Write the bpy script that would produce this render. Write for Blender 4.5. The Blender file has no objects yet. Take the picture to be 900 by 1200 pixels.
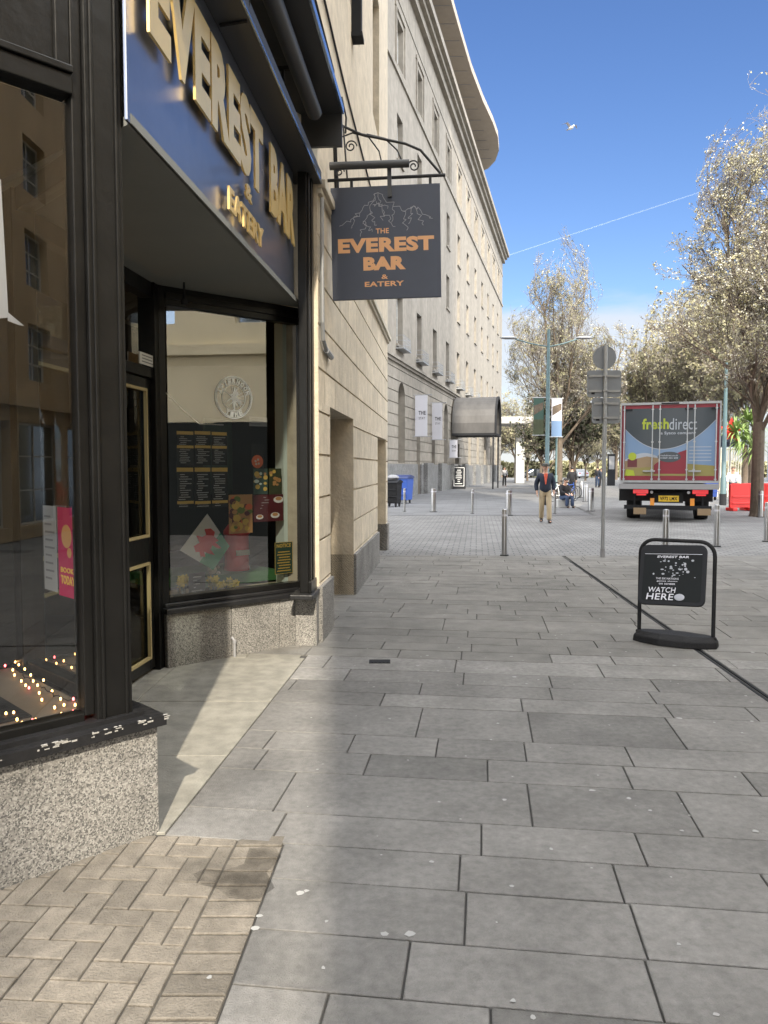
import bpy, bmesh, math, random
from mathutils import Vector, Matrix, noise
R = math.radians
C = bpy.context.scene
COL = C.collection
PI = math.pi

# ------------------------------------------------------------------ camera
PITCH = math.atan(52/900)
cd = bpy.data.cameras.new('camera'); cam = bpy.data.objects.new('camera', cd); COL.objects.link(cam)
cam.location = (0, 0, 1.65); cam.rotation_euler = (PI/2-PITCH, 0, 0)
cd.sensor_fit = 'HORIZONTAL'; cd.sensor_width = 36; cd.lens = 36
cd.clip_start = 0.05; cd.clip_end = 9000
C.camera = cam

# ------------------------------------------------------------------ sky and sun
SUN_EL, SUN_AZ = 36, -4.0        # height; the light runs along +Y, veering AZ degrees to +X
w = bpy.data.worlds.new("World"); C.world = w; w.use_nodes = True
nt = w.node_tree; N = nt.nodes; L = nt.links
bg = N['Background']
sky = N.new('ShaderNodeTexSky'); sky.sky_type = 'NISHITA'; sky.sun_disc = False
sky.sun_elevation = R(SUN_EL); sky.sun_rotation = R(180+SUN_AZ)
sky.air_density = 1.0; sky.dust_density = 0.6; sky.ozone_density = 2.0
tc = N.new('ShaderNodeTexCoord'); sep = N.new('ShaderNodeSeparateXYZ'); L.new(tc.outputs['Generated'], sep.inputs[0])
mp = N.new('ShaderNodeMapping'); mp.inputs['Scale'].default_value = (1.6, 1.6, 7.0); mp.inputs['Location'].default_value = (3.1, 1.2, .35)
L.new(tc.outputs['Generated'], mp.inputs[0])
nz = N.new('ShaderNodeTexNoise'); nz.inputs['Scale'].default_value = 1.7; nz.inputs['Detail'].default_value = 6; nz.inputs['Roughness'].default_value = .55
L.new(mp.outputs[0], nz.inputs['Vector'])
mr = N.new('ShaderNodeMapRange'); mr.inputs[1].default_value = .28; mr.inputs[2].default_value = .13; mr.inputs[3].default_value = 0; mr.inputs[4].default_value = .72
L.new(sep.outputs['Z'], mr.inputs[0])
mr2 = N.new('ShaderNodeMapRange'); mr2.inputs[1].default_value = .12; mr2.inputs[2].default_value = -.45; mr2.inputs[3].default_value = -.12; mr2.inputs[4].default_value = .5   # bright cloud bank added overhead and behind, out of view, as fill light
up = N.new('ShaderNodeMath'); up.operation = 'MULTIPLY_ADD'; up.inputs[1].default_value = -1.2; L.new(sep.outputs['Z'], up.inputs[0]); L.new(sep.outputs['Y'], up.inputs[2]); L.new(up.outputs[0], mr2.inputs[0])
ad0 = N.new('ShaderNodeMath'); ad0.operation = 'ADD'; L.new(nz.outputs[0], ad0.inputs[0]); L.new(mr2.outputs[0], ad0.inputs[1])
ad = N.new('ShaderNodeMath'); ad.operation = 'ADD'; L.new(ad0.outputs[0], ad.inputs[0]); L.new(mr.outputs[0], ad.inputs[1])
rp = N.new('ShaderNodeMapRange'); rp.inputs[1].default_value = .72; rp.inputs[2].default_value = 1.0; rp.interpolation_type = 'SMOOTHSTEP'
L.new(ad.outputs[0], rp.inputs[0])
cm = N.new('ShaderNodeMath'); cm.operation = 'MULTIPLY'; cm.inputs[1].default_value = .85; L.new(rp.outputs[0], cm.inputs[0])
mx = N.new('ShaderNodeMix'); mx.data_type = 'RGBA'; cg = N.new('ShaderNodeMix'); cg.data_type = 'RGBA'; cg.inputs['A'].default_value = (5.0, 5.2, 5.5, 1); cg.inputs['B'].default_value = (39, 39.5, 40.0, 1)   # the unseen cloud overhead and behind is made far brighter, for fill
cy = N.new('ShaderNodeMapRange'); cy.inputs[1].default_value = .2; cy.inputs[2].default_value = -.4; L.new(up.outputs[0], cy.inputs[0]); L.new(cy.outputs[0], cg.inputs['Factor'])
L.new(cg.outputs['Result'], mx.inputs['B'])
hs = N.new('ShaderNodeHueSaturation'); hs.inputs['Saturation'].default_value = 1.2; hs.inputs['Hue'].default_value = .512; hs.inputs['Value'].default_value = 1.09
L.new(sky.outputs[0], hs.inputs['Color'])
L.new(cm.outputs[0], mx.inputs['Factor']); L.new(hs.outputs[0], mx.inputs['A'])
L.new(mx.outputs['Result'], bg.inputs[0]); bg.inputs[1].default_value = 0.06
sd = bpy.data.lights.new('sun', 'SUN'); sun = bpy.data.objects.new('sun', sd); COL.objects.link(sun)
sd.energy = 3.0; sd.angle = R(.8); sd.color = (1, .9, .74)
ldir = Vector((math.sin(R(SUN_AZ))*math.cos(R(SUN_EL)), math.cos(R(SUN_AZ))*math.cos(R(SUN_EL)), -math.sin(R(SUN_EL))))
sun.rotation_euler = ldir.to_track_quat('-Z', 'Y').to_euler()
C.view_settings.view_transform = 'Standard'; C.view_settings.look = 'None'
C.view_settings.gamma = 1; C.view_settings.exposure = 1.5; C.view_settings.use_curve_mapping = False
C.render.engine = 'CYCLES'
C.cycles.max_bounces = 7; C.cycles.diffuse_bounces = 3; C.cycles.glossy_bounces = 3
C.cycles.transmission_bounces = 4; C.cycles.transparent_max_bounces = 10
C.cycles.caustics_reflective = False; C.cycles.caustics_refractive = False
C.cycles.sample_clamp_indirect = 6; C.cycles.use_denoising = True

# ------------------------------------------------------------------ helpers
def ray(px, py):
    x = (px-450)/900; y = (600-py)/900
    return Vector((x, math.cos(PITCH)+y*math.sin(PITCH), y*math.cos(PITCH)-math.sin(PITCH)))
EYE = Vector((0, 0, 1.65))
def G(px, py, z=0):                      # where the sight line meets height z
    d = ray(px, py); return EYE+d*((z-1.65)/d.z)
def hit(px, py, p, n):                   # where it meets a plane
    d = ray(px, py); return EYE+d*((Vector(p)-EYE).dot(n)/d.dot(n))
def at(px, py, Y):
    d = ray(px, py); return EYE+d*(Y/d.y)

WM = {}                                   # world matrix of every parent
def wm(o): return WM.get(o.name, Matrix())
def tag(o, label, cat, group=None, kind=None):
    if label: o['label'] = label
    if cat: o['category'] = cat
    if group: o['group'] = group
    if kind: o['kind'] = kind
    return o
def thing(name, label, cat, loc=(0, 0, 0), rz=0, group=None):
    o = bpy.data.objects.new(name, None); COL.objects.link(o)
    o.empty_display_size = .2
    o.location = loc; o.rotation_euler = (0, 0, rz)
    WM[o.name] = Matrix.Translation(Vector(loc)) @ Matrix.Rotation(rz, 4, 'Z')
    return tag(o, label, cat, group)
def frame(o):                             # local frame of a thing, to build in
    return wm(o).copy()

class MB:
    def __init__(s, M=None):
        s.v = []; s.f = []; s.mi = []; s.M = M.copy() if M else Matrix(); s.m = 0; s.tint = None; s.t = []
    def add(s, vs, fs):
        b = len(s.v); s.v += [s.M @ Vector(v) for v in vs]
        for f in fs:
            s.f.append([b+i for i in f]); s.mi.append(s.m)
            if s.tint is not None: s.t.append(s.tint)
        return s
    def box(s, x0, x1, y0, y1, z0, z1):
        x0, x1 = min(x0, x1), max(x0, x1); y0, y1 = min(y0, y1), max(y0, y1); z0, z1 = min(z0, z1), max(z0, z1)
        return s.add([(x0,y0,z0),(x1,y0,z0),(x1,y1,z0),(x0,y1,z0),(x0,y0,z1),(x1,y0,z1),(x1,y1,z1),(x0,y1,z1)],
                     [(0,3,2,1),(4,5,6,7),(0,1,5,4),(1,2,6,5),(2,3,7,6),(3,0,4,7)])
    def prism(s, pts, z0, z1):            # plan polygon (ccw) extruded in z
        n = len(pts)
        return s.add([(p[0],p[1],z0) for p in pts]+[(p[0],p[1],z1) for p in pts],
            [tuple(range(n-1,-1,-1)), tuple(range(n,2*n))]+[(i,(i+1)%n,n+(i+1)%n,n+i) for i in range(n)])
    def slab(s, pts, y0, y1):             # outline in x,z extruded in y
        n = len(pts)
        return s.add([(p[0],y0,p[1]) for p in pts]+[(p[0],y1,p[1]) for p in pts],
            [tuple(range(n)), tuple(range(2*n-1,n-1,-1))]+[((i+1)%n,i,n+i,n+(i+1)%n) for i in range(n)])
    def side(s, pts, x0, x1):             # outline in y,z extruded in x
        n = len(pts)
        return s.add([(x0,p[0],p[1]) for p in pts]+[(x1,p[0],p[1]) for p in pts],
            [tuple(range(n-1,-1,-1)), tuple(range(n,2*n))]+[(i,(i+1)%n,n+(i+1)%n,n+i) for i in range(n)])
    def tube(s, path, r, n=8, cap=True):
        P = [Vector(p) for p in path]; k = len(P)
        rr = r if isinstance(r, (list, tuple)) else [r]*k
        vs = []; up = None
        for i in range(k):
            t = (P[min(i+1,k-1)]-P[max(i-1,0)]).normalized()
            if up is None:
                up = Vector((0,0,1)) if abs(t.z) < .9 else Vector((1,0,0))
            a = t.cross(up)
            if a.length < 1e-4: a = t.orthogonal()
            a.normalize(); b = a.cross(t).normalized(); up = b
            for j in range(n):
                q = 2*PI*j/n; vs.append(P[i]+(a*math.cos(q)+b*math.sin(q))*rr[i])
        fs = [(i*n+j, (i+1)*n+j, (i+1)*n+(j+1)%n, i*n+(j+1)%n) for i in range(k-1) for j in range(n)]
        if cap: fs += [tuple(range(n)), tuple(range(k*n-1, (k-1)*n-1, -1))]
        return s.add(vs, fs)
    def lathe(s, prof, c=(0,0,0), n=20, sx=1, sy=1):
        k = len(prof); vs = []
        for r, z in prof:
            for j in range(n):
                q = 2*PI*j/n; vs.append((c[0]+r*sx*math.cos(q), c[1]+r*sy*math.sin(q), c[2]+z))
        fs = [(i*n+j, i*n+(j+1)%n, (i+1)*n+(j+1)%n, (i+1)*n+j) for i in range(k-1) for j in range(n)]
        fs += [tuple(range(n-1,-1,-1)), tuple(range((k-1)*n, k*n))]
        return s.add(vs, fs)
    def ball(s, c, rx, ry=None, rz=None, n=10, m=7):
        ry = ry or rx; rz = rz or rx
        return s.lathe([(max(.001, math.sin(PI*i/m))*rx, -math.cos(PI*i/m)*rz) for i in range(m+1)], c, n, 1, ry/rx)
    def disc(s, c, r, axis='y', t=.01, n=24, rz=None):
        pts = [(c[0]+r*math.cos(2*PI*i/n), c[2]+(rz or r)*math.sin(2*PI*i/n)) for i in range(n)]
        return s.slab(pts, c[1]-t/2, c[1]+t/2)
    def ring(s, c, r, tr, n=24, k=6, axis='x'):
        p = []
        for i in range(n+1):
            q = 2*PI*i/n
            if axis == 'x': p.append((c[0], c[1]+r*math.cos(q), c[2]+r*math.sin(q)))
            elif axis == 'y': p.append((c[0]+r*math.cos(q), c[1], c[2]+r*math.sin(q)))
            else: p.append((c[0]+r*math.cos(q), c[1]+r*math.sin(q), c[2]))
        return s.tube(p, tr, k, False)
    def quad(s, a, b, c, d): return s.add([a,b,c,d], [(0,1,2,3)])
    def build(s, name, mat, parent=None, smooth=False, bevel=0, label=None):
        me = bpy.data.meshes.new(name)
        inv = wm(parent).inverted() if parent is not None else Matrix()
        me.from_pydata([inv @ v for v in s.v], [], s.f)
        ms = mat if isinstance(mat, (list, tuple)) else [mat]
        for m in ms: me.materials.append(m)
        if len(ms) > 1: me.polygons.foreach_set('material_index', s.mi)
        if s.t:
            a = me.attributes.new('tint', 'FLOAT', 'FACE'); a.data.foreach_set('value', s.t)
        if smooth:
            me.polygons.foreach_set('use_smooth', [True]*len(me.polygons))
            try: me.set_sharp_from_angle(angle=R(40))
            except Exception: pass
        o = bpy.data.objects.new(name, me); COL.objects.link(o)
        if parent is not None:
            o.parent = parent; WM[o.name] = wm(parent).copy()
        if bevel:
            b = o.modifiers.new('bevel', 'BEVEL'); b.width = bevel; b.segments = 2; b.limit_method = 'ANGLE'
        if label: o['label'] = label
        return o

def solo(mb, name, mat, label, cat, group=None, kind=None, origin=None, **kw):   # one-mesh top-level thing, origin at its base
    o = mb.build(name, mat, None, **kw)
    if origin is None and mb.v:
        xs = [v.x for v in mb.v]; ys = [v.y for v in mb.v]; zs = [v.z for v in mb.v]
        origin = Vector(((min(xs)+max(xs))/2, (min(ys)+max(ys))/2, min(zs)))
    origin = Vector(origin)
    o.data.transform(Matrix.Translation(-origin)); o.location = origin
    WM[o.name] = Matrix.Translation(origin)
    return tag(o, label, cat, group, kind)

def copy_tree(o, parent=None):
    c = o.copy(); COL.objects.link(c)
    if parent is not None: c.parent = parent
    for ch in [x for x in COL.objects if x.parent == o]:
        copy_tree(ch, c)
    return c

_font = {}
def text_mesh(body, bold=.012, extrude=.0, font=None):
    key = (body, bold, extrude)
    if key in _font: return _font[key]
    cu = bpy.data.curves.new('lettering', 'FONT'); cu.body = body; cu.size = 1; cu.offset = bold; cu.extrude = extrude
    cu.resolution_u = 3; cu.space_character = 1.06
    o = bpy.data.objects.new('lettering', cu); COL.objects.link(o)
    bpy.context.view_layer.update()
    me = bpy.data.meshes.new_from_object(o.evaluated_get(bpy.context.evaluated_depsgraph_get()))
    bpy.data.objects.remove(o); bpy.data.curves.remove(cu)
    _font[key] = me
    return me
def text(mb, body, x0, x1, z0, z1, y, depth=.002, bold=.012, skew=0):
    """lettering in the x,z plane of mb, filling x0..x1, z0..z1, its face towards -y"""
    me = text_mesh(body, bold)
    xs = [v.co.x for v in me.vertices]; ys = [v.co.y for v in me.vertices]
    a, b, c, d = min(xs), max(xs), min(ys), max(ys)
    sx = (x1-x0)/(b-a); sz = (z1-z0)/max(1e-6, d-c)
    P = [(x0+(v.co.x-a)*sx+skew*(v.co.y-c)*sz, z0+(v.co.y-c)*sz) for v in me.vertices]
    fr = [(p[0], y-depth, p[1]) for p in P]; bk = [(p[0], y, p[1]) for p in P]; n = len(P)
    fs = [tuple(p.vertices) for p in me.polygons]
    cnt = {}
    for f in fs:
        for i in range(len(f)):
            e = (f[i], f[(i+1) % len(f)]); cnt[e] = 1
    sides = [(b_, a_, n+a_, n+b_) for (a_, b_) in cnt if (b_, a_) not in cnt]
    mb.add(fr+bk, fs+[tuple(reversed([n+i for i in f])) for f in fs]+sides)

# ------------------------------------------------------------------ materials
def newmat(name):
    m = bpy.data.materials.new(name); m.use_nodes = True
    return m, m.node_tree.nodes, m.node_tree.links, m.node_tree.nodes['Principled BSDF']
def mat(name, col, rough=.6, metal=0, var=0, scale=3, bump=0, bscale=40, streak=0, coat=0, emit=None, estr=0, spec=None, tint=False, var2=None):
    m, N, L, P = newmat(name)
    P.inputs['Roughness'].default_value = rough; P.inputs['Metallic'].default_value = metal
    c4 = (*col, 1); P.inputs['Base Color'].default_value = c4
    if coat: P.inputs['Coat Weight'].default_value = coat; P.inputs['Coat Roughness'].default_value = .08
    if spec is not None: P.inputs['Specular IOR Level'].default_value = spec
    if emit: P.inputs['Emission Color'].default_value = (*emit, 1); P.inputs['Emission Strength'].default_value = estr
    tc = N.new('ShaderNodeTexCoord'); out = None
    if var:
        n1 = N.new('ShaderNodeTexNoise'); n1.inputs['Scale'].default_value = scale; n1.inputs['Detail'].default_value = 8; n1.inputs['Roughness'].default_value = .65
        if streak:
            mp = N.new('ShaderNodeMapping'); mp.inputs['Scale'].default_value = (1, 1, streak); L.new(tc.outputs['Object'], mp.inputs[0]); L.new(mp.outputs[0], n1.inputs['Vector'])
        else: L.new(tc.outputs['Object'], n1.inputs['Vector'])
        r = N.new('ShaderNodeMapRange'); r.inputs[1].default_value = .28; r.inputs[2].default_value = .72
        r.inputs[3].default_value = 1-var; r.inputs[4].default_value = 1+var; L.new(n1.outputs[0], r.inputs[0])
        v = N.new('ShaderNodeVectorMath'); v.operation = 'SCALE'; v.inputs[0].default_value = col; L.new(r.outputs[0], v.inputs['Scale']); out = v.outputs[0]
        if var2:
            n2 = N.new('ShaderNodeTexNoise'); n2.inputs['Scale'].default_value = var2[1]; n2.inputs['Detail'].default_value = 5; L.new(tc.outputs['Object'], n2.inputs['Vector'])
            r2 = N.new('ShaderNodeMapRange'); r2.inputs[1].default_value = .35; r2.inputs[2].default_value = .65; r2.inputs[3].default_value = 1-var2[0]; r2.inputs[4].default_value = 1+var2[0]
            L.new(n2.outputs[0], r2.inputs[0])
            v2 = N.new('ShaderNodeVectorMath'); v2.operation = 'SCALE'; L.new(out, v2.inputs[0]); L.new(r2.outputs[0], v2.inputs['Scale']); out = v2.outputs[0]
    if tint:
        a = N.new('ShaderNodeAttribute'); a.attribute_name = 'tint'
        v = N.new('ShaderNodeVectorMath'); v.operation = 'SCALE'
        if out is not None: L.new(out, v.inputs[0])
        else: v.inputs[0].default_value = col
        L.new(a.outputs['Fac'], v.inputs['Scale']); out = v.outputs[0]
    if out is not None: L.new(out, P.inputs['Base Color'])
    if bump:
        n3 = N.new('ShaderNodeTexNoise'); n3.inputs['Scale'].default_value = bscale; n3.inputs['Detail'].default_value = 6; L.new(tc.outputs['Object'], n3.inputs['Vector'])
        b = N.new('ShaderNodeBump'); b.inputs['Strength'].default_value = bump; b.inputs['Distance'].default_value = .02; L.new(n3.outputs[0], b.inputs['Height']); L.new(b.outputs[0], P.inputs['Normal'])
    return m
def granite(name, cols, scale=130, rough=.75):
    m, N, L, P = newmat(name); tc = N.new('ShaderNodeTexCoord')
    vo = N.new('ShaderNodeTexVoronoi'); vo.inputs['Scale'].default_value = scale; L.new(tc.outputs['Object'], vo.inputs['Vector'])
    sp = N.new('ShaderNodeSeparateColor'); L.new(vo.outputs['Color'], sp.inputs[0])
    cr = N.new('ShaderNodeValToRGB'); cr.color_ramp.interpolation = 'CONSTANT'
    e = cr.color_ramp.elements; e[0].position = 0; e[0].color = (*cols[0], 1); e[1].position = .25; e[1].color = (*cols[1], 1)
    for i, c in enumerate(cols[2:]):
        x = e.new(.5+.22*i); x.color = (*c, 1)
    L.new(sp.outputs[0], cr.inputs[0])
    n = N.new('ShaderNodeTexNoise'); n.inputs['Scale'].default_value = 2.2; n.inputs['Detail'].default_value = 6; L.new(tc.outputs['Object'], n.inputs['Vector'])
    r = N.new('ShaderNodeMapRange'); r.inputs[1].default_value = .3; r.inputs[2].default_value = .7; r.inputs[3].default_value = .72; r.inputs[4].default_value = 1.18; L.new(n.outputs[0], r.inputs[0])
    v = N.new('ShaderNodeVectorMath'); v.operation = 'SCALE'; L.new(cr.outputs[0], v.inputs[0]); L.new(r.outputs[0], v.inputs['Scale']); L.new(v.outputs[0], P.inputs['Base Color'])
    P.inputs['Roughness'].default_value = rough
    b = N.new('ShaderNodeBump'); b.inputs['Strength'].default_value = .25; b.inputs['Distance'].default_value = .004; L.new(vo.outputs['Distance'], b.inputs['Height']); L.new(b.outputs[0], P.inputs['Normal'])
    return m
def glass(name, refl=.3, tintc=(.9, .95, .93), rough=.0, wob=0):
    m, N, L, P = newmat(name); N.remove(P); out = N['Material Output']
    t = N.new('ShaderNodeBsdfTransparent'); t.inputs[0].default_value = (*tintc, 1)
    g = N.new('ShaderNodeBsdfGlossy'); g.inputs['Roughness'].default_value = rough; g.inputs[0].default_value = (1, 1, 1, 1)
    lw = N.new('ShaderNodeLayerWeight'); lw.inputs[0].default_value = .35
    r = N.new('ShaderNodeMapRange'); r.inputs[1].default_value = 0; r.inputs[2].default_value = 1; r.inputs[3].default_value = refl; r.inputs[4].default_value = min(1, refl+.5)
    L.new(lw.outputs['Fresnel'], r.inputs[0])
    mi = N.new('ShaderNodeMixShader'); L.new(r.outputs[0], mi.inputs[0]); L.new(t.outputs[0], mi.inputs[1]); L.new(g.outputs[0], mi.inputs[2]); L.new(mi.outputs[0], out.inputs[0])
    if wob:
        tc = N.new('ShaderNodeTexCoord'); n = N.new('ShaderNodeTexNoise'); n.inputs['Scale'].default_value = 1.1; n.inputs['Detail'].default_value = 1; L.new(tc.outputs['Object'], n.inputs['Vector'])
        b = N.new('ShaderNodeBump'); b.inputs['Strength'].default_value = wob; b.inputs['Distance'].default_value = .02; L.new(n.outputs[0], b.inputs['Height']); L.new(b.outputs[0], g.inputs['Normal'])
    return m
def setts(name, c1, c2, mort, bw, rh, rot=0, ms=.012, off=.5):
    m, N, L, P = newmat(name); tc = N.new('ShaderNodeTexCoord')
    mp = N.new('ShaderNodeMapping'); mp.inputs['Rotation'].default_value = (0, 0, rot); L.new(tc.outputs['Object'], mp.inputs[0])
    b = N.new('ShaderNodeTexBrick'); b.offset = off; b.inputs['Scale'].default_value = 1; b.inputs['Brick Width'].default_value = bw; b.inputs['Row Height'].default_value = rh
    b.inputs['Mortar Size'].default_value = ms; b.inputs['Mortar Smooth'].default_value = .3; b.inputs['Bias'].default_value = 0
    b.inputs['Color1'].default_value = (*c1, 1); b.inputs['Color2'].default_value = (*c2, 1); b.inputs['Mortar'].default_value = (*mort, 1)
    L.new(mp.outputs[0], b.inputs['Vector'])
    n = N.new('ShaderNodeTexNoise'); n.inputs['Scale'].default_value = .7; n.inputs['Detail'].default_value = 7; n.inputs['Roughness'].default_value = .6; L.new(tc.outputs['Object'], n.inputs['Vector'])
    r = N.new('ShaderNodeMapRange'); r.inputs[1].default_value = .3; r.inputs[2].default_value = .7; r.inputs[3].default_value = .75; r.inputs[4].default_value = 1.2; L.new(n.outputs[0], r.inputs[0])
    v = N.new('ShaderNodeVectorMath'); v.operation = 'SCALE'; L.new(b.outputs['Color'], v.inputs[0]); L.new(r.outputs[0], v.inputs['Scale']); L.new(v.outputs[0], P.inputs['Base Color'])
    P.inputs['Roughness'].default_value = .85
    bp = N.new('ShaderNodeBump'); bp.inputs['Strength'].default_value = .5; bp.inputs['Distance'].default_value = .01; bp.invert = True; L.new(b.outputs['Fac'], bp.inputs['Height']); L.new(bp.outputs[0], P.inputs['Normal'])
    return m

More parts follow.
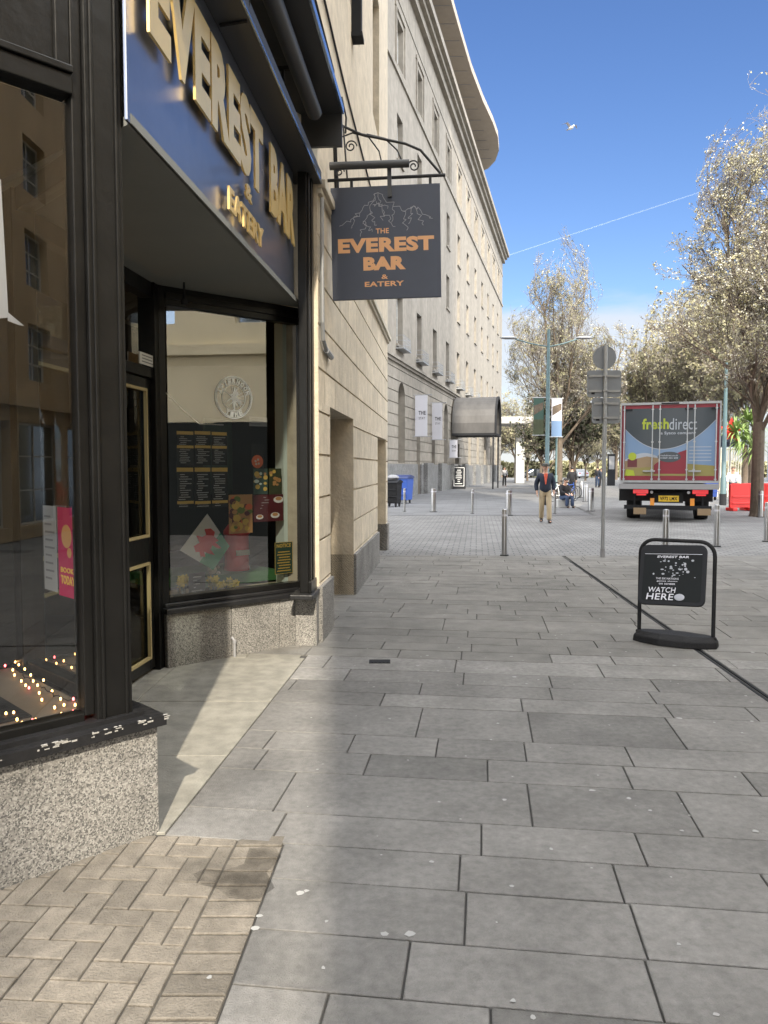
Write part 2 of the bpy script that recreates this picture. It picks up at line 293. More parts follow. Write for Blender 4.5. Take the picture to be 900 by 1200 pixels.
M = dict(
    slabs=mat('paving_stone', (.143, .138, .130), .8, 0, .26, 22, .4, 170, tint=True, var2=(.15, 2.6)),
    slabs_warm=mat('worn_paving_stone', (.158, .152, .140), .85, 0, .26, 4, .5, 50, tint=True, var2=(.16, .7)),
    sandjoint=mat('sandy_joint', (.065, .058, .048), .95, 0, .4, 14),
    joint=mat('joint_dirt', (.045, .043, .04), .95, 0, .3, 12),
    apron=mat('pale_concrete_paving', (.215, .205, .175), .85, 0, .2, 2.2, .3, 70, tint=True, var2=(.15, 9)),
    brickp=mat('brown_brick_paver', (.165, .145, .118), .9, 0, .30, 14, .5, 110, tint=True, var2=(.2, 1.5)),
    ground=setts('ground_paving', (.16, .16, .155), (.14, .14, .14), (.08, .08, .08), .9, .45, .1),
    road=setts('block_road', (.18, .178, .175), (.135, .133, .13), (.06, .06, .06), .24, .16, .12, .014),
    footway=setts('far_footway', (.135, .136, .14), (.115, .117, .12), (.08, .08, .08), .9, .45, .12, .01),
    stone=mat('portland_stone', (.57, .495, .38), .85, 0, .16, 2.2, .35, 30, tint=True, var2=(.09, 7)),
    stone_smooth=mat('weathered_stone_face', (.52, .475, .39), .85, 0, .14, 1.5, .3, 35, streak=.18),
    far_stone=mat('grey_limestone', (.245, .222, .188), .85, 0, .2, .6, .3, 6, streak=.15, var2=(.12, 2.2)),
    far_wall=mat('limestone_blocks', (.25, .226, .19), .85, 0, .2, .6, .3, 6, streak=.15, tint=True, var2=(.12, 2.2)),
    far_stone_d=mat('stone_joint_band', (.19, .185, .17), .85, 0, .1, .5, .3, 6),
    soffit=mat('roof_soffit_panels', (.36, .31, .26), .7, 0, .08, 2),
    grey_granite=granite('dark_grey_granite', [(.13, .13, .13), (.17, .17, .17), (.21, .21, .205)], 25, .5),
    granite=granite('speckled_granite', [(.08, .078, .074), (.17, .163, .15), (.29, .28, .26), (.21, .20, .185)], 165),
    black=mat('gloss_black_paint', (.007, .0068, .0065), .3, 0, .3, 4, .12, 12, spec=.28),
    black_worn=mat('worn_black_paint', (.010, .010, .011), .42, 0, .4, 6, .3, 25),
    chipped=mat('bare_chipped_paint', (.28, .27, .25), .8),
    navy=mat('satin_navy_panel', (.19, .215, .285), .33, .85, .12, 2, spec=.6, coat=.2),
    signnavy=mat('navy_sign_board', (.032, .042, .072), .45, .0, .12, 3, spec=.6),
    soffit_grey=mat('grey_shop_soffit', (.20, .205, .19), .6, 0, .06, 2),
    gold=mat('polished_gold_letter', (.98, .70, .28), .3, .6, .06, 6),
    gold_paint=mat('gold_bead_paint', (.50, .40, .20), .4, .3),
    orange=mat('copper_sign_lettering', (.78, .42, .20), .5),
    pale_line=mat('silver_line_drawing', (.33, .34, .38), .5),
    glass1=glass('shop_glass', .10, (.92, .95, .94), 0, .05),
    glass2=glass('bay_glass', .25, (.93, .96, .94), 0, .04),
    glassd=glass('door_glass', .03, (.7, .75, .74)),
    pane=mat('sky_reflecting_glass', (.28, .36, .46), .06, .9),
    winframe=mat('white_window_bars', (.62, .62, .6), .5),
    darkframe=mat('dark_window_bars', (.05, .05, .05), .5),
    steel=mat('brushed_steel', (.36, .36, .36), .32, 1, .1, 20, .05, 90),
    galv=mat('galvanised_grey', (.33, .34, .35), .5, .6, .1, 8),
    signback=mat('grey_sign_back', (.20, .215, .235), .6, .1, .06, 5),
    iron=mat('wrought_iron', (.02, .02, .02), .45, .4),
    teal=mat('teal_column_paint', (.07, .12, .13), .5, .1, .08, 4),
    white=mat('white_paint', (.78, .78, .77), .5),
    offwhite=mat('white_banner_cloth', (.55, .55, .6), .75),
    grey=mat('mid_grey', (.25, .25, .26), .6), dgrey=mat('dark_grey', (.022, .023, .026), .8, spec=.15),
    rubber=mat('black_rubber', (.013, .013, .014), .7, 0, .3, 20, .3, 60, spec=.25),
    blue=mat('blue_plastic', (.03, .09, .38), .45), dblue=mat('dark_blue_lid', (.02, .035, .12), .4),
    red=mat('red_plastic', (.72, .035, .03), .42), dred=mat('dark_red_paint', (.32, .02, .035), .4),
    redlamp=mat('red_tail_lamp', (.75, .02, .03), .2, emit=(1, .05, .06), estr=.15),
    orangelamp=mat('amber_lens', (.8, .3, .03), .3),
    plate=mat('yellow_number_plate', (.75, .5, .03), .4),
    cream=mat('cream_paint', (.62, .57, .45), .6), beige=mat('pale_display_board', (.60, .52, .38), .7, 0, .08, 6),
    wood=mat('dark_wood', (.06, .035, .02), .5, 0, .3, 9), fabric_red=mat('dark_red_upholstery', (.10, .015, .015), .8),
    interior=mat('dark_interior_wall', (.014, .017, .016), .9), interior_floor=mat('interior_floorboards', (.05, .04, .032), .55, 0, .2, 4),
    teal_col=mat('pale_green_column', (.72, .82, .76), .6, 0, .05, 4), greenwall=mat('dark_green_panel', (.03, .07, .055), .5),
    skin=mat('skin', (.50, .30, .22), .6), navycloth=mat('navy_jacket_cloth', (.012, .018, .035), .85), rust=mat('orange_red_shirt', (.55, .10, .06), .8),
    khaki=mat('khaki_trouser_cloth', (.36, .29, .19), .85), darkcloth=mat('black_cloth', (.012, .012, .015), .9), denim=mat('blue_denim', (.03, .05, .10), .85),
    tweed=mat('grey_tweed_cap', (.06, .06, .055), .9), shoe=mat('dark_shoe_leather', (.02, .015, .012), .5), whitecloth=mat('white_shirt_cloth', (.7, .7, .72), .8),
    bark=mat('tree_bark', (.11, .085, .062), .9, 0, .3, 5, .6, 18), twig=mat('grey_brown_twigs', (.17, .15, .13), .9, 0, .2, 3),
    blossom=mat('cream_blossom', (.47, .455, .39), .8, 0, .25, 1.5), olive=mat('olive_young_leaf', (.24, .23, .12), .8, 0, .3, 1.2),
    golden=mat('golden_spring_leaf', (.30, .28, .17), .8, 0, .3, .9), darkleaf=mat('dark_evergreen_leaf', (.045, .055, .025), .7, 0, .4, 1.2),
    palm=mat('palm_leaf', (.17, .25, .07), .6, 0, .3, 2),
    carblack=mat('black_car_paint', (.02, .025, .03), .2, .2, coat=1), carwhite=mat('white_car_paint', (.72, .73, .76), .25, coat=1), carsilver=mat('silver_car_paint', (.42, .45, .5), .3, .4, coat=1),
    carglass=mat('car_window_glass', (.015, .02, .025), .08, 0, spec=1),
    green=mat('grass_green', (.05, .16, .05), .8), dragonred=mat('dragon_red', (.75, .04, .04), .7), flagwhite=mat('flag_white', (.85, .86, .86), .8), flaggreen=mat('flag_green', (.04, .38, .18), .8),
    postred=mat('pillar_box_red', (.85, .03, .03), .4), yellow=mat('daffodil_yellow', (.95, .75, .04), .7),
    menu=mat('black_menu_card', (.014, .016, .017), .8, spec=.15),
    shelf=mat('brown_display_shelf', (.17, .13, .095), .7, 0, .1, 6), menuy=mat('gold_menu_band', (.70, .46, .10), .6), menut=mat('grey_menu_print', (.42, .42, .42), .7),
    pink=mat('magenta_poster', (.40, .008, .08), .6), pinkt=mat('yellow_poster_print', (.65, .42, .06), .6), paper=mat('grey_poster_paper', (.26, .26, .28), .7), paper2=mat('faint_print', (.13, .13, .15), .7),
    decal=mat('frosted_window_decal', (.92, .95, .9), .8), food1=mat('tomato_red_print', (.75, .16, .06), .6), food2=mat('brown_food_print', (.5, .26, .10), .6), food3=mat('salad_green_print', (.14, .20, .04), .6),
    skin2=mat('teddy_white_fur', (.9, .88, .84), .95), fairy=mat('warm_fairy_bulb', (1, .6, .2), .3, emit=(1, .48, .14), estr=4.5), fairyred=mat('red_fairy_bulb', (1, .2, .2), .3, emit=(1, .10, .10), estr=5),
    lampglow=mat('lit_wall_lamp_shade', (1, .7, .3), .5, emit=(1, .55, .2), estr=14),
    tnavy=mat('slate_livery', (.022, .032, .042), .4, coat=.15), tsky=mat('pale_blue_livery', (.13, .21, .34), .4, coat=.15), tcloud=mat('white_livery', (.32, .35, .4), .4),
    tred=mat('red_livery', (.19, .015, .028), .4), tfield=mat('straw_livery', (.22, .19, .06), .4), tlime=mat('lime_lettering', (.30, .36, .03), .5), ttan=mat('tan_livery', (.24, .17, .10), .4), tmaroon=mat('maroon_livery', (.10, .02, .025), .4),
    brownstone=mat('brown_sandstone', (.55, .41, .25), .85, 0, .15, .8, .3, 12, streak=.3), palestone=mat('pale_sunlit_stone', (.80, .71, .50), .85, 0, .08, .8, .2, 12),
    cloudwhite=mat('contrail_white', (.9, .9, .92), 1), gum=mat('chewing_gum_spot', (.30, .30, .29), .9),
    farwall=mat('pale_blue_render', (.36, .38, .46), .8, 0, .1, .3), concrete=mat('pale_concrete', (.42, .42, .41), .85, 0, .1, 1),
    barrel=mat('dull_zinc_canopy', (.075, .073, .073), .55, .35, .3, 1.2, streak=.3), darkpanel=mat('dark_grey_awning', (.045, .047, .05), .45), edge=mat('pale_metal_edge', (.38, .48, .62), .2, .9),
)
M['tint_blue_glass'] = M['pane']

# ------------------------------------------------------------------ facade: a wall with real openings and joints
def facade(mb, S0, S1, Z0, Z1, ops=(), depth=.25, grooves=(), gh=.022, gd=.025, vj=None, rnd=None):
    xs = {S0, S1}; zs = {Z0, Z1}
    for a, b, c, d in ops: xs |= {a, b}; zs |= {c, d}
    for g in grooves:
        if Z0 < g < Z1-gh: zs |= {g, round(g+gh, 5)}
    gr = [(g, g+gh) for g in grooves]
    xs = sorted(x for x in xs if S0 <= x <= S1); zs = sorted(z for z in zs if Z0 <= z <= Z1)
    for j in range(len(zs)-1):
        za, zb = zs[j], zs[j+1]; zm = (za+zb)/2
        if zb-za < 1e-5: continue
        isg = any(a < zm < b for a, b in gr); y = gd if isg else 0
        run = None; runs = []
        for i in range(len(xs)-1):
            xm = (xs[i]+xs[i+1])/2
            solid = not any(a < xm < b and c < zm < d for a, b, c, d in ops)
            if solid:
                if run is None: run = xs[i]
            elif run is not None: runs.append((run, xs[i])); run = None
        if run is not None: runs.append((run, xs[-1]))
        for a, b in runs:
            cuts = [a]
            if vj and not isg and (zb-za) < vj*1.2:
                x = a+(rnd.random()*.7+.25)*vj*2
                while x < b-.3: cuts += [x]; x += vj*(1.7+rnd.random()*1.3)
            cuts.append(b)
            for k in range(len(cuts)-1):
                p, q = cuts[k], cuts[k+1]
                if mb.tint is not None: mb.tint = rnd.gauss(1, .055) if (vj and not isg) else 1
                if k > 0:
                    p += .004; mb.quad((p-.008, .008, za), (p, .008, za), (p, .008, zb), (p-.008, .008, zb))
                if k < len(cuts)-2: q -= .004
                mb.quad((p, y, za), (q, y, za), (q, y, zb), (p, y, zb))
            if mb.tint is not None: mb.tint = 1
            if isg:
                mb.quad((a, 0, za), (b, 0, za), (b, y, za), (a, y, za)); mb.quad((a, y, zb), (b, y, zb), (b, 0, zb), (a, 0, zb))
    for a, b, c, d in ops:
        mb.quad((a, 0, c), (a, 0, d), (a, depth, d), (a, depth, c)); mb.quad((b, 0, d), (b, 0, c), (b, depth, c), (b, depth, d))
        mb.quad((a, 0, d), (b, 0, d), (b, depth, d), (a, depth, d)); mb.quad((a, depth, c), (b, depth, c), (b, 0, c), (a, 0, c))

def FM(x, y, ang, z=0):                   # facade frame: local x along it, local y into the wall; ang = bearing of the wall from +Y towards +X
    return Matrix.Translation((x, y, z)) @ Matrix.Rotation(PI/2-ang, 4, 'Z')

def add_window(name, parent, FMx, s0, s1, z0, z1, depth, cols=2, rows=4, frm='winframe', pane='pane', cache={}):
    """frame as a part and its pane as the frame's part"""
    f = MB(FMx); t = .05; d = depth-.06
    f.box(s0, s1, d, d+.05, z0, z0+t); f.box(s0, s1, d, d+.05, z1-t, z1); f.box(s0, s0+t, d, d+.05, z0+t, z1-t); f.box(s1-t, s1, d, d+.05, z0+t, z1-t)
    for i in range(1, cols):
        x = s0+(s1-s0)*i/cols; f.box(x-.018, x+.018, d+.005, d+.045, z0+t, z1-t)
    for i in range(1, rows):
        z = z0+(z1-z0)*i/rows; f.box(s0+t, s1-t, d+.008, d+.042, z-.018, z+.018)
    o = f.build(name, M[frm], parent)
    g = MB(FMx); g.quad((s0, depth-.028, z0), (s1, depth-.028, z0), (s1, depth-.028, z1), (s0, depth-.028, z1))
    g.build('pane', M[pane], o)
    return o
rnd = random.Random(7)
# ================================================================== THE GROUND
def sheet(name, pts, z, m, res=None):
    mb = MB(); mb.add([(p[0], p[1], z) for p in pts], [tuple(range(len(pts)))])
    o = mb.build(name, m); o['kind'] = 'structure'; return o
sheet('ground', [(-1500, -1500), (2500, -1500), (2500, 4000), (-1500, 4000)], -.03, M['ground'])
sheet('road', [(-60, 14.35), (60, 14.35), (60, 26.4), (-60, 26.4)], -.004, M['road'])
sheet('street', [(7.3, 26.4), (16.5, 26.4), (33, 110), (19, 110)], -.004, M['road'])
sheet('footway', [(-60, 26.4), (7.2, 26.4), (18.9, 110), (-60, 110)], .004, M['footway'])
sheet('joint_bed', [(-12, -6), (11, -6), (11, 14.5), (-12, 14.5)], -.012, M['joint'])

sheet('brick_bed', [(-5.5, -1.5), (-.66, -1.5), (-.45, 3.36), (-5.5, 3.36)], -.0075, M['sandjoint'])
# slabs: rows read from the photograph, laid across the street at a slight turn
A = R(7.4); D2 = Vector((math.sin(A), math.cos(A))); E2 = Vector((math.cos(A), -math.sin(A)))
def inb(x, y):   # where the brown bricks and the smooth apron are, instead of slabs
    edgeb = -.437+(3.36-y)*-.053
    if y < 3.37 and x < edgeb: return True
    if y >= 3.37 and y < 6.6: return x < -.985+(y-3.4)*.095
    if y >= 6.6 and x < -.68: return True
    if y < 9.95 and x < -.62+(y-7.2)*.08-.02: return True
    return x < -.62+(y-7.2)*.08-.3
def clip(poly, f):   # Sutherland-Hodgman against f(p)>=0 linear
    out = []
    for i in range(len(poly)):
        a, b = poly[i], poly[(i+1) % len(poly)]; fa, fb = f(a), f(b)
        if fa >= 0: out.append(a)
        if (fa >= 0) != (fb >= 0):
            t = fa/(fa-fb); out.append((a[0]+(b[0]-a[0])*t, a[1]+(b[1]-a[1])*t))
    return out
def slabtop(mb, poly, h=.012, bev=.004):
    n = len(poly)
    if n < 3: return
    cx = sum(p[0] for p in poly)/n; cy = sum(p[1] for p in poly)/n
    dz = rnd.uniform(-.0015, .0015)
    inn = []
    for p in poly:
        dx, dy = cx-p[0], cy-p[1]; l = math.hypot(dx, dy) or 1
        inn.append((p[0]+dx/l*bev, p[1]+dy/l*bev))
    vs = [(p[0], p[1], -h) for p in poly]+[(p[0], p[1], -.003+dz) for p in poly]+[(p[0], p[1], dz) for p in inn]
    fs = [tuple(range(2*n, 3*n))]+[(i, (i+1) % n, n+(i+1) % n, n+i) for i in range(n)]+[(n+i, n+(i+1) % n, 2*n+(i+1) % n, 2*n+i) for i in range(n)]
    mb.add(vs, fs)
rows_y = [-5.6]
while rows_y[-1] < 1.7: rows_y.append(rows_y[-1]+rnd.choice([.3, .45, .33]))
rows_y = [y for y in rows_y if y < 1.7]+[1.95, 2.24, 2.54, 2.88, 3.17, 3.47, 3.96, 4.27, 4.58, 5.17, 5.47, 5.77, 6.12, 6.54]
while rows_y[-1] < 15.2: rows_y.append(rows_y[-1]+rnd.choice([.3, .3, .45, .6]))
pv = MB(); pv2 = MB(); pv3 = MB()
dr0, dr1 = Vector((3.2, 12.0)), Vector((2.77, 5.68))     # slot drain line
drdir = (dr1-dr0).normalized(); drn = Vector((drdir.y, -drdir.x))
if drn.x < 0: drn = -drn
for k in range(len(rows_y)-1):
    # row measured along the line of sight at x ~ +0.7
    v0 = rows_y[k]*math.cos(A)+.5*math.sin(A); v1 = rows_y[k+1]*math.cos(A)+.5*math.sin(A)
    u = -13+rnd.random()
    big = (v1-v0) > .4
    while u < 14:
        wd = rnd.uniform(.7, 1.25) if big else rnd.uniform(.5, 1.0)
        g = .004
        q = [(u+g, v0+g), (u+wd-g, v0+g), (u+wd-g, v1-g), (u+g, v1-g)]
        P = [(E2*a+D2*b) for a, b in q]; P = [(p.x, p.y) for p in P]
        u += wd
        cx = sum(p[0] for p in P)/4; cy = sum(p[1] for p in P)/4
        if cx < -11.5 or cx > 10.6 or cy < -5.6: continue
        ff = [lambda p: 14.35-p[1], lambda p: p[1]+5.8]
        if cy < 3.37: ff += [lambda p: p[0]-(-.437+(p[1]-3.36)*.053)-.004] if cx > -1.5 else [lambda p: -1]
        elif cy < 6.6: ff += [lambda p: p[0]-(-.985+(p[1]-3.4)*.095)-.004]
        else: ff += [lambda p: p[0]+1.2]
        tint = rnd.gauss(1, .09)
        mbx = pv
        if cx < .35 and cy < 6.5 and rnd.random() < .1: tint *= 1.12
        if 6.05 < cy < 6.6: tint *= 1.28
        if cy > 6.6: mbx = pv2; tint = rnd.gauss(.92, .045)
        # the drain cuts a line through the slabs
        sd_ = (Vector((cx, cy))-dr0).dot(drn)
        parts = [P]
        if abs(sd_) < .9:
            parts = [clip(P, lambda p: (Vector(p)-dr0).dot(drn)-.035), clip(P, lambda p: -(Vector(p)-dr0).dot(drn)-.035)]
        for Q in parts:
            for f in ff:
                if len(Q) >= 3: Q = clip(Q, f)
            if len(Q) >= 3:
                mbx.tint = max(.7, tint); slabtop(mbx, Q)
o = pv.build('pavement', M['slabs']); o['kind'] = 'structure'
o = pv2.build('upper_pavement', M['slabs_warm']); o['kind'] = 'structure'
# slot drain
dm = MB(); a, b = dr0-drdir*1.5, dr1+drdir*9
for s in (-1, 1):
    p = [(a+drn*s*.03), (b+drn*s*.03), (b+drn*s*.012), (a+drn*s*.012)]
    if s < 0: p = p[::-1]
    dm.add([(q.x, q.y, -.002) for q in p]+[(q.x, q.y, -.011) for q in p], [(0, 1, 2, 3), (3, 2, 6, 7), (1, 0, 4, 5)])
solo(dm, 'slot_drain', M['dgrey'], 'long dark steel slot drain cutting across the paving under the pavement board', 'drain')
# apron of big smooth slabs inside the recess
def region(mb, polys, lo=.93, hi=1.06):
    for p in polys: mb.tint = rnd.uniform(lo, hi); slabtop(mb, p)
lx = lambda y: -.985+(y-3.4)*.095-.006
ap = MB()
ys = [3.385, 4.32, 5.35, 6.59]
for i in range(3):
    y0, y1 = ys[i]+.004, ys[i+1]-.004
    region(ap, [[(-1.75, y0), (lx(y0), y0), (lx(y1), y1), (-1.72, y1)], [(-2.5, y0), (-1.758, y0), (-1.728, y1), (-2.5, y1)]])
region(ap, [[(-1.9, 6.6), (-1.204, 6.6), (-1.204, 7.6), (-1.9, 7.6)]])
ap.tint = .9; ap.add([(-2.4, 3.39, -.006), (-.99, 3.39, -.006), (-.66, 7.6, -.006), (-2.4, 7.6, -.006)], [(0, 1, 2, 3)])
o = ap.build('recess_paving', M['apron']); o['kind'] = 'structure'
# brown block paving in herringbone, with a header course along its edge
hb = MB(); bw, bl, g = .10, .20, .0035
ang = R(-4); ca, sa = math.cos(ang), math.sin(ang)
def bk(x0, y0, x1, y1, clipf=True):
    P = [(x0+g, y0+g), (x1-g, y0+g), (x1-g, y1-g), (x0+g, y1-g)]
    P = [(ca*a-sa*b-1.2, sa*a+ca*b+2.2) for a, b in P]
    cx = sum(p[0] for p in P)/4; cy = sum(p[1] for p in P)/4
    if cx < -5.5 or cy < -1.5 or cy > 3.5 or cx > .1: return
    Q = clip(P, lambda p: (-.437+(p[1]-3.36)*.053)-.215-p[0]); 
    if len(Q) >= 3: Q = clip(Q, lambda p: 3.36-p[1])
    if len(Q) >= 3:
        hb.tint = max(.6, rnd.gauss(1, .10)); slabtop(hb, Q, .014, .006)
for k in range(-70, 70):
    for n in range(-18, 18):
        x = (k+4*n)*bw; y = k*bw
        bk(x, y, x+bl, y+bw)                 # lying brick
        bk(x+bl, y-bw, x+bl+bw, y+bw)        # standing brick against its end
y = -1.5
while y < 3.36:
    e = lambda yy: -.437+(yy-3.36)*.053-.006
    y1 = min(y+.102, 3.36)
    hb.tint = max(.6, rnd.gauss(.95, .1)); slabtop(hb, [(e(y)-.2, y+.004), (e(y), y+.004), (e(y1), y1-.004), (e(y1)-.2, y1-.004)], .014, .009); y += .106
sm, SN, SL, SP = newmat('dark_patch'); SN.remove(SP); s1 = SN.new('ShaderNodeBsdfTransparent'); s2 = SN.new('ShaderNodeBsdfDiffuse'); s2.inputs[0].default_value = (.02, .018, .016, 1); s3 = SN.new('ShaderNodeTexNoise'); s3.inputs['Scale'].default_value = 7; s3.inputs['Detail'].default_value = 6
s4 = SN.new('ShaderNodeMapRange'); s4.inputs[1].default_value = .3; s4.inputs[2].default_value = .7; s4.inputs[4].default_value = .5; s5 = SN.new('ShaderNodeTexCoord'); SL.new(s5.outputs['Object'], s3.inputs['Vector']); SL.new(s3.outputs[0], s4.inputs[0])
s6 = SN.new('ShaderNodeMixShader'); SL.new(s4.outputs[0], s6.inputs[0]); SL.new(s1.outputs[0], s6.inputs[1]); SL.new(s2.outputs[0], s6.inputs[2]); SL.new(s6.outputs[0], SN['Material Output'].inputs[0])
patch_mb = MB(); patch_mb.add([tuple(G(a, b, .0045)) for a, b in ((226, 1024), (236, 1036), (256, 1042), (268, 1052), (300, 1056), (322, 1040), (312, 1022), (330, 1004), (322, 992), (292, 994), (286, 1012), (262, 1020), (240, 1018))], [tuple(range(13))])  # dark see-through sheet over the bricks, broken up by noise
solo(patch_mb, 'dark_patch', sm, 'dark dried spill soaked into the edge of the brown brick paving', 'stain')
o = hb.build('brick_paving', M['brickp']); o['kind'] = 'structure'
# gum and droppings trodden into the slabs
gm = MB()
for i in range(420):
    x = rnd.uniform(-.6, 6); yy = rnd.uniform(2.1, 11); r_ = rnd.uniform(.004, .011) if rnd.random() < .88 else rnd.uniform(.012, .020)
    n = 7; gm.add([(x+r_*rnd.uniform(.6, 1.3)*math.cos(2*PI*q/n), yy+r_*rnd.uniform(.6, 1.3)*math.sin(2*PI*q/n), .0035) for q in range(n)], [tuple(range(n))])
o = gm.build('gum_spots', M['gum']); tag(o, 'pale chewing gum spots trodden into the paving slabs', 'gum spots', kind='stuff')
dc = MB(); p = G(445, 775, .003)
dc.box(p.x-.09, p.x+.09, p.y-.06, p.y+.06, .0, .004)
for i in range(5): dc.box(p.x-.07+i*.033, p.x-.058+i*.033, p.y-.045, p.y+.045, .004, .007)
solo(dc, 'drain_cover', M['dgrey'], 'small dark drain cover set in the paving near the stone pier', 'drain cover')

# ================================================================== NEAR STONE BUILDING
AN = math.atan(.08); N0 = (-.61, 7.2)
FN = FM(N0[0], N0[1], AN)
sb = thing('stone_building', 'cream banded stone building with deep doorways to the right of the bar', 'building', (N0[0], N0[1], 0), PI/2-AN)
crs = [.545+.405*i for i in range(0, 10)]
W_ = MB(FN); W_.tint = 1; rn = random.Random(3)
o1, o2 = (.72, 2.72, -.1, 2.27), (6.25, 8.12, -.1, 2.2)
win1 = (2.3, 3.5, 7.3, 9.6)
wins = [(2.3, 3.5, 7.3, 9.6), (5.4, 6.6, 7.3, 9.6), (5.4, 6.6, 11.2, 13.2), (2.3, 3.5, 11.2, 13.2)]
facade(W_, 0, 8.55, 0, 4.42, [o1, o2], .5, crs, .024, .028, .405, rn)
facade(W_, 0, 8.55, 4.42, 18, wins, .3)
# back of the deep doorways, the far end of the building, roof
W_.quad((.72, .5, -.1), (2.72, .5, -.1), (2.72, .5, 2.27), (.72, .5, 2.27)); W_.quad((6.25, .5, -.1), (8.12, .5, -.1), (8.12, .5, 2.2), (6.25, .5, 2.2))
W_.quad((8.55, 0, 0), (8.55, 14, 0), (8.55, 14, 18), (8.55, 0, 18)); W_.quad((0, 0, 18), (8.55, 0, 18), (8.55, 14, 18), (0, 14, 18)); W_.quad((0, 14, 3.3), (0, .3, 3.3), (0, .3, 18), (0, 14, 18)); W_.quad((0, .3, 0), (0, 0, 0), (0, 0, 18), (0, .3, 18))
W_.quad((0, 14, 0), (8.55, 14, 0), (8.55, 14, 18), (0, 14, 18))
W_.build('wall', M['stone'], sb)
pl = MB(FN)
for a, b in ((-.02, .72), (2.72, 6.25), (8.12, 8.57)):
    pl = MB(FN); pl.slab([(a, -.03), (b, -.03), (b, .53), (a, .53)], -.035, .5); pl.build('plinth', M['granite'], sb, bevel=.006)
st = MB(FN)
st.box(-.0, 8.6, -.04, .02, 4.16, 4.21); st.box(-.0, 8.62, -.075, .02, 4.21, 4.29)
st.build('string_course', M['stone_smooth'], sb, bevel=.008)
cn = MB(FN); cn.box(0, 8.9, -.5, .1, 17.3, 18.02); cn.box(0, 8.8, -.25, .02, 16.9, 17.3); cn.build('cornice', M['stone_smooth'], sb)
for wv in wins: add_window('window', sb, FN, *wv, .3, 2, 3)
for (a, b, zt) in ((.72, 2.72, 2.27), (6.25, 8.12, 2.2)):
    dd = MB(FN); dd.box(a+.5, b-.5, .44, .5, 0, 2.05)
    for i in range(2):
        for j in range(2):
            x0 = a+.58+i*(b-a-1.16)/2; dd.box(x0+.03, x0+(b-a-1.16)/2-.03, .425, .44, .15+j*1.0, .95+j*1.0)
    do = dd.build('door', M['dgrey'], sb)
    hh = MB(FN); hh.lathe([(.02, 0), (.03, .015), (.02, .05)], (0, 0, 0)); hh = MB(FN); hh.ball((b-.62, .40, 1.02), .03); hh.build('handle', M['steel'], do, True)

# ================================================================== THE BAR
K = Vector((-1.02, 3.40, 0))         # plinth corner of the bay
Q = R(45)
FB = FM(K.x-5*math.sin(Q), K.y-5*math.cos(Q), Q)       # bay front, 5 m long up to the corner (s = 5)
SH = thing('bar_shopfront', 'black painted bar shopfront with navy fascia, gold letters and a recessed door', 'shopfront', (-1.9, 4.2, 0))
FR = FM(K.x, K.y, -Q)                                   # bay return: from the corner going left-ahead
P2a, P2b = Vector((-1.78, 6.24, 0)), Vector((-.63, 7.26, 0))
a2 = math.atan2(P2b.x-P2a.x, P2b.y-P2a.y); L2 = (P2b-P2a).length
FW = FM(P2a.x, P2a.y, a2)                               # second window
Da, Db = Vector((-2.03, 4.28, 0)), Vector((-1.84, 6.24, 0))
ad_ = math.atan2(Db.x-Da.x, Db.y-Da.y); LD = (Db-Da).length
FD = FM(Da.x, Da.y, ad_)
Fa, Fb = Vector((-1.085, 3.34, 0)), Vector((-.80, 6.92, 0))
af = math.atan2(Fb.x-Fa.x, Fb.y-Fa.y); LF = (Fb-Fa).length
FF = FM(Fa.x, Fa.y, af)
SZ = .50
# granite stall risers
p = MB(FB); p.box(0, 5, 0, .2, -.03, SZ)
p.build('stall_riser', M['granite'], SH, bevel=.006)
p = MB(FR); p.box(.2, 1.28, 0.0, .2, -.03, SZ)
p.build('stall_riser', M['granite'], SH, bevel=.006)
for (a, b) in ((0, .60), (.606, 1.10), (1.106, L2)):
    p = MB(FW); p.box(a, b, 0, .18, -.03, .45); p.build('stall_riser', M['granite'], SH, bevel=.006)
p = MB(FN); p.box(-.16, -.03, 0.0, .2, -.03, .47)
p.build('stall_riser', M['granite'], SH, bevel=.006)
# sills, chipped at the edge
s_ = MB(FB); s_.box(0, 5.02, -.045, .22, SZ, SZ+.045); s_.box(0, 4.94, .02, .14, SZ+.045, SZ+.065)
s_.M = FR; s_.box(-.0, 1.28, -.02, .2, SZ, SZ+.042)
sill = s_.build('sill', [M['black_worn'], M['chipped']], SH, bevel=.0) if False else s_
chipm = True
rc = random.Random(11); s_.M = FB; s_.m = 1
for i in range(38):
    s0 = 5.01-abs(rc.gauss(0, .7)); z = SZ+.036+rc.uniform(-.010, .006); ln = rc.uniform(.004, .03)
    s_.box(s0, s0+ln, -.0465, -.044, z-.002, z+rc.uniform(.001, .005))
    if rc.random() < .3: s_.box(s0, s0+ln, -.044, -.034, SZ+.0445, SZ+.0462)
s_.build('sill', [M['black_worn'], M['chipped']], SH)
s_ = MB()
s_.M = FW; s_.box(-.02, L2-.02, -.04, .16, .45, .495); s_.box(0, L2-.2, .02, .14, .495, .53)
s_.build('sill', M['black_worn'], SH, bevel=.008)
s_ = MB(FN); s_.box(-.42, -.03, -.01, .2, .47, .515)
sill = s_.build('sill', M['black_worn'], SH, bevel=.008)
# bay frame: corner post, stiles, transom
f = MB(FB)
f.box(4.745, 4.905, .045, .20, SZ+.045, 4.42)            # post
f.box(4.765, 4.78, .035, .045, SZ+.045, 4.42); f.box(4.87, 4.885, .035, .045, SZ+.045, 4.42)
f.box(4.70, 4.745, .07, .16, SZ+.085, 4.42)

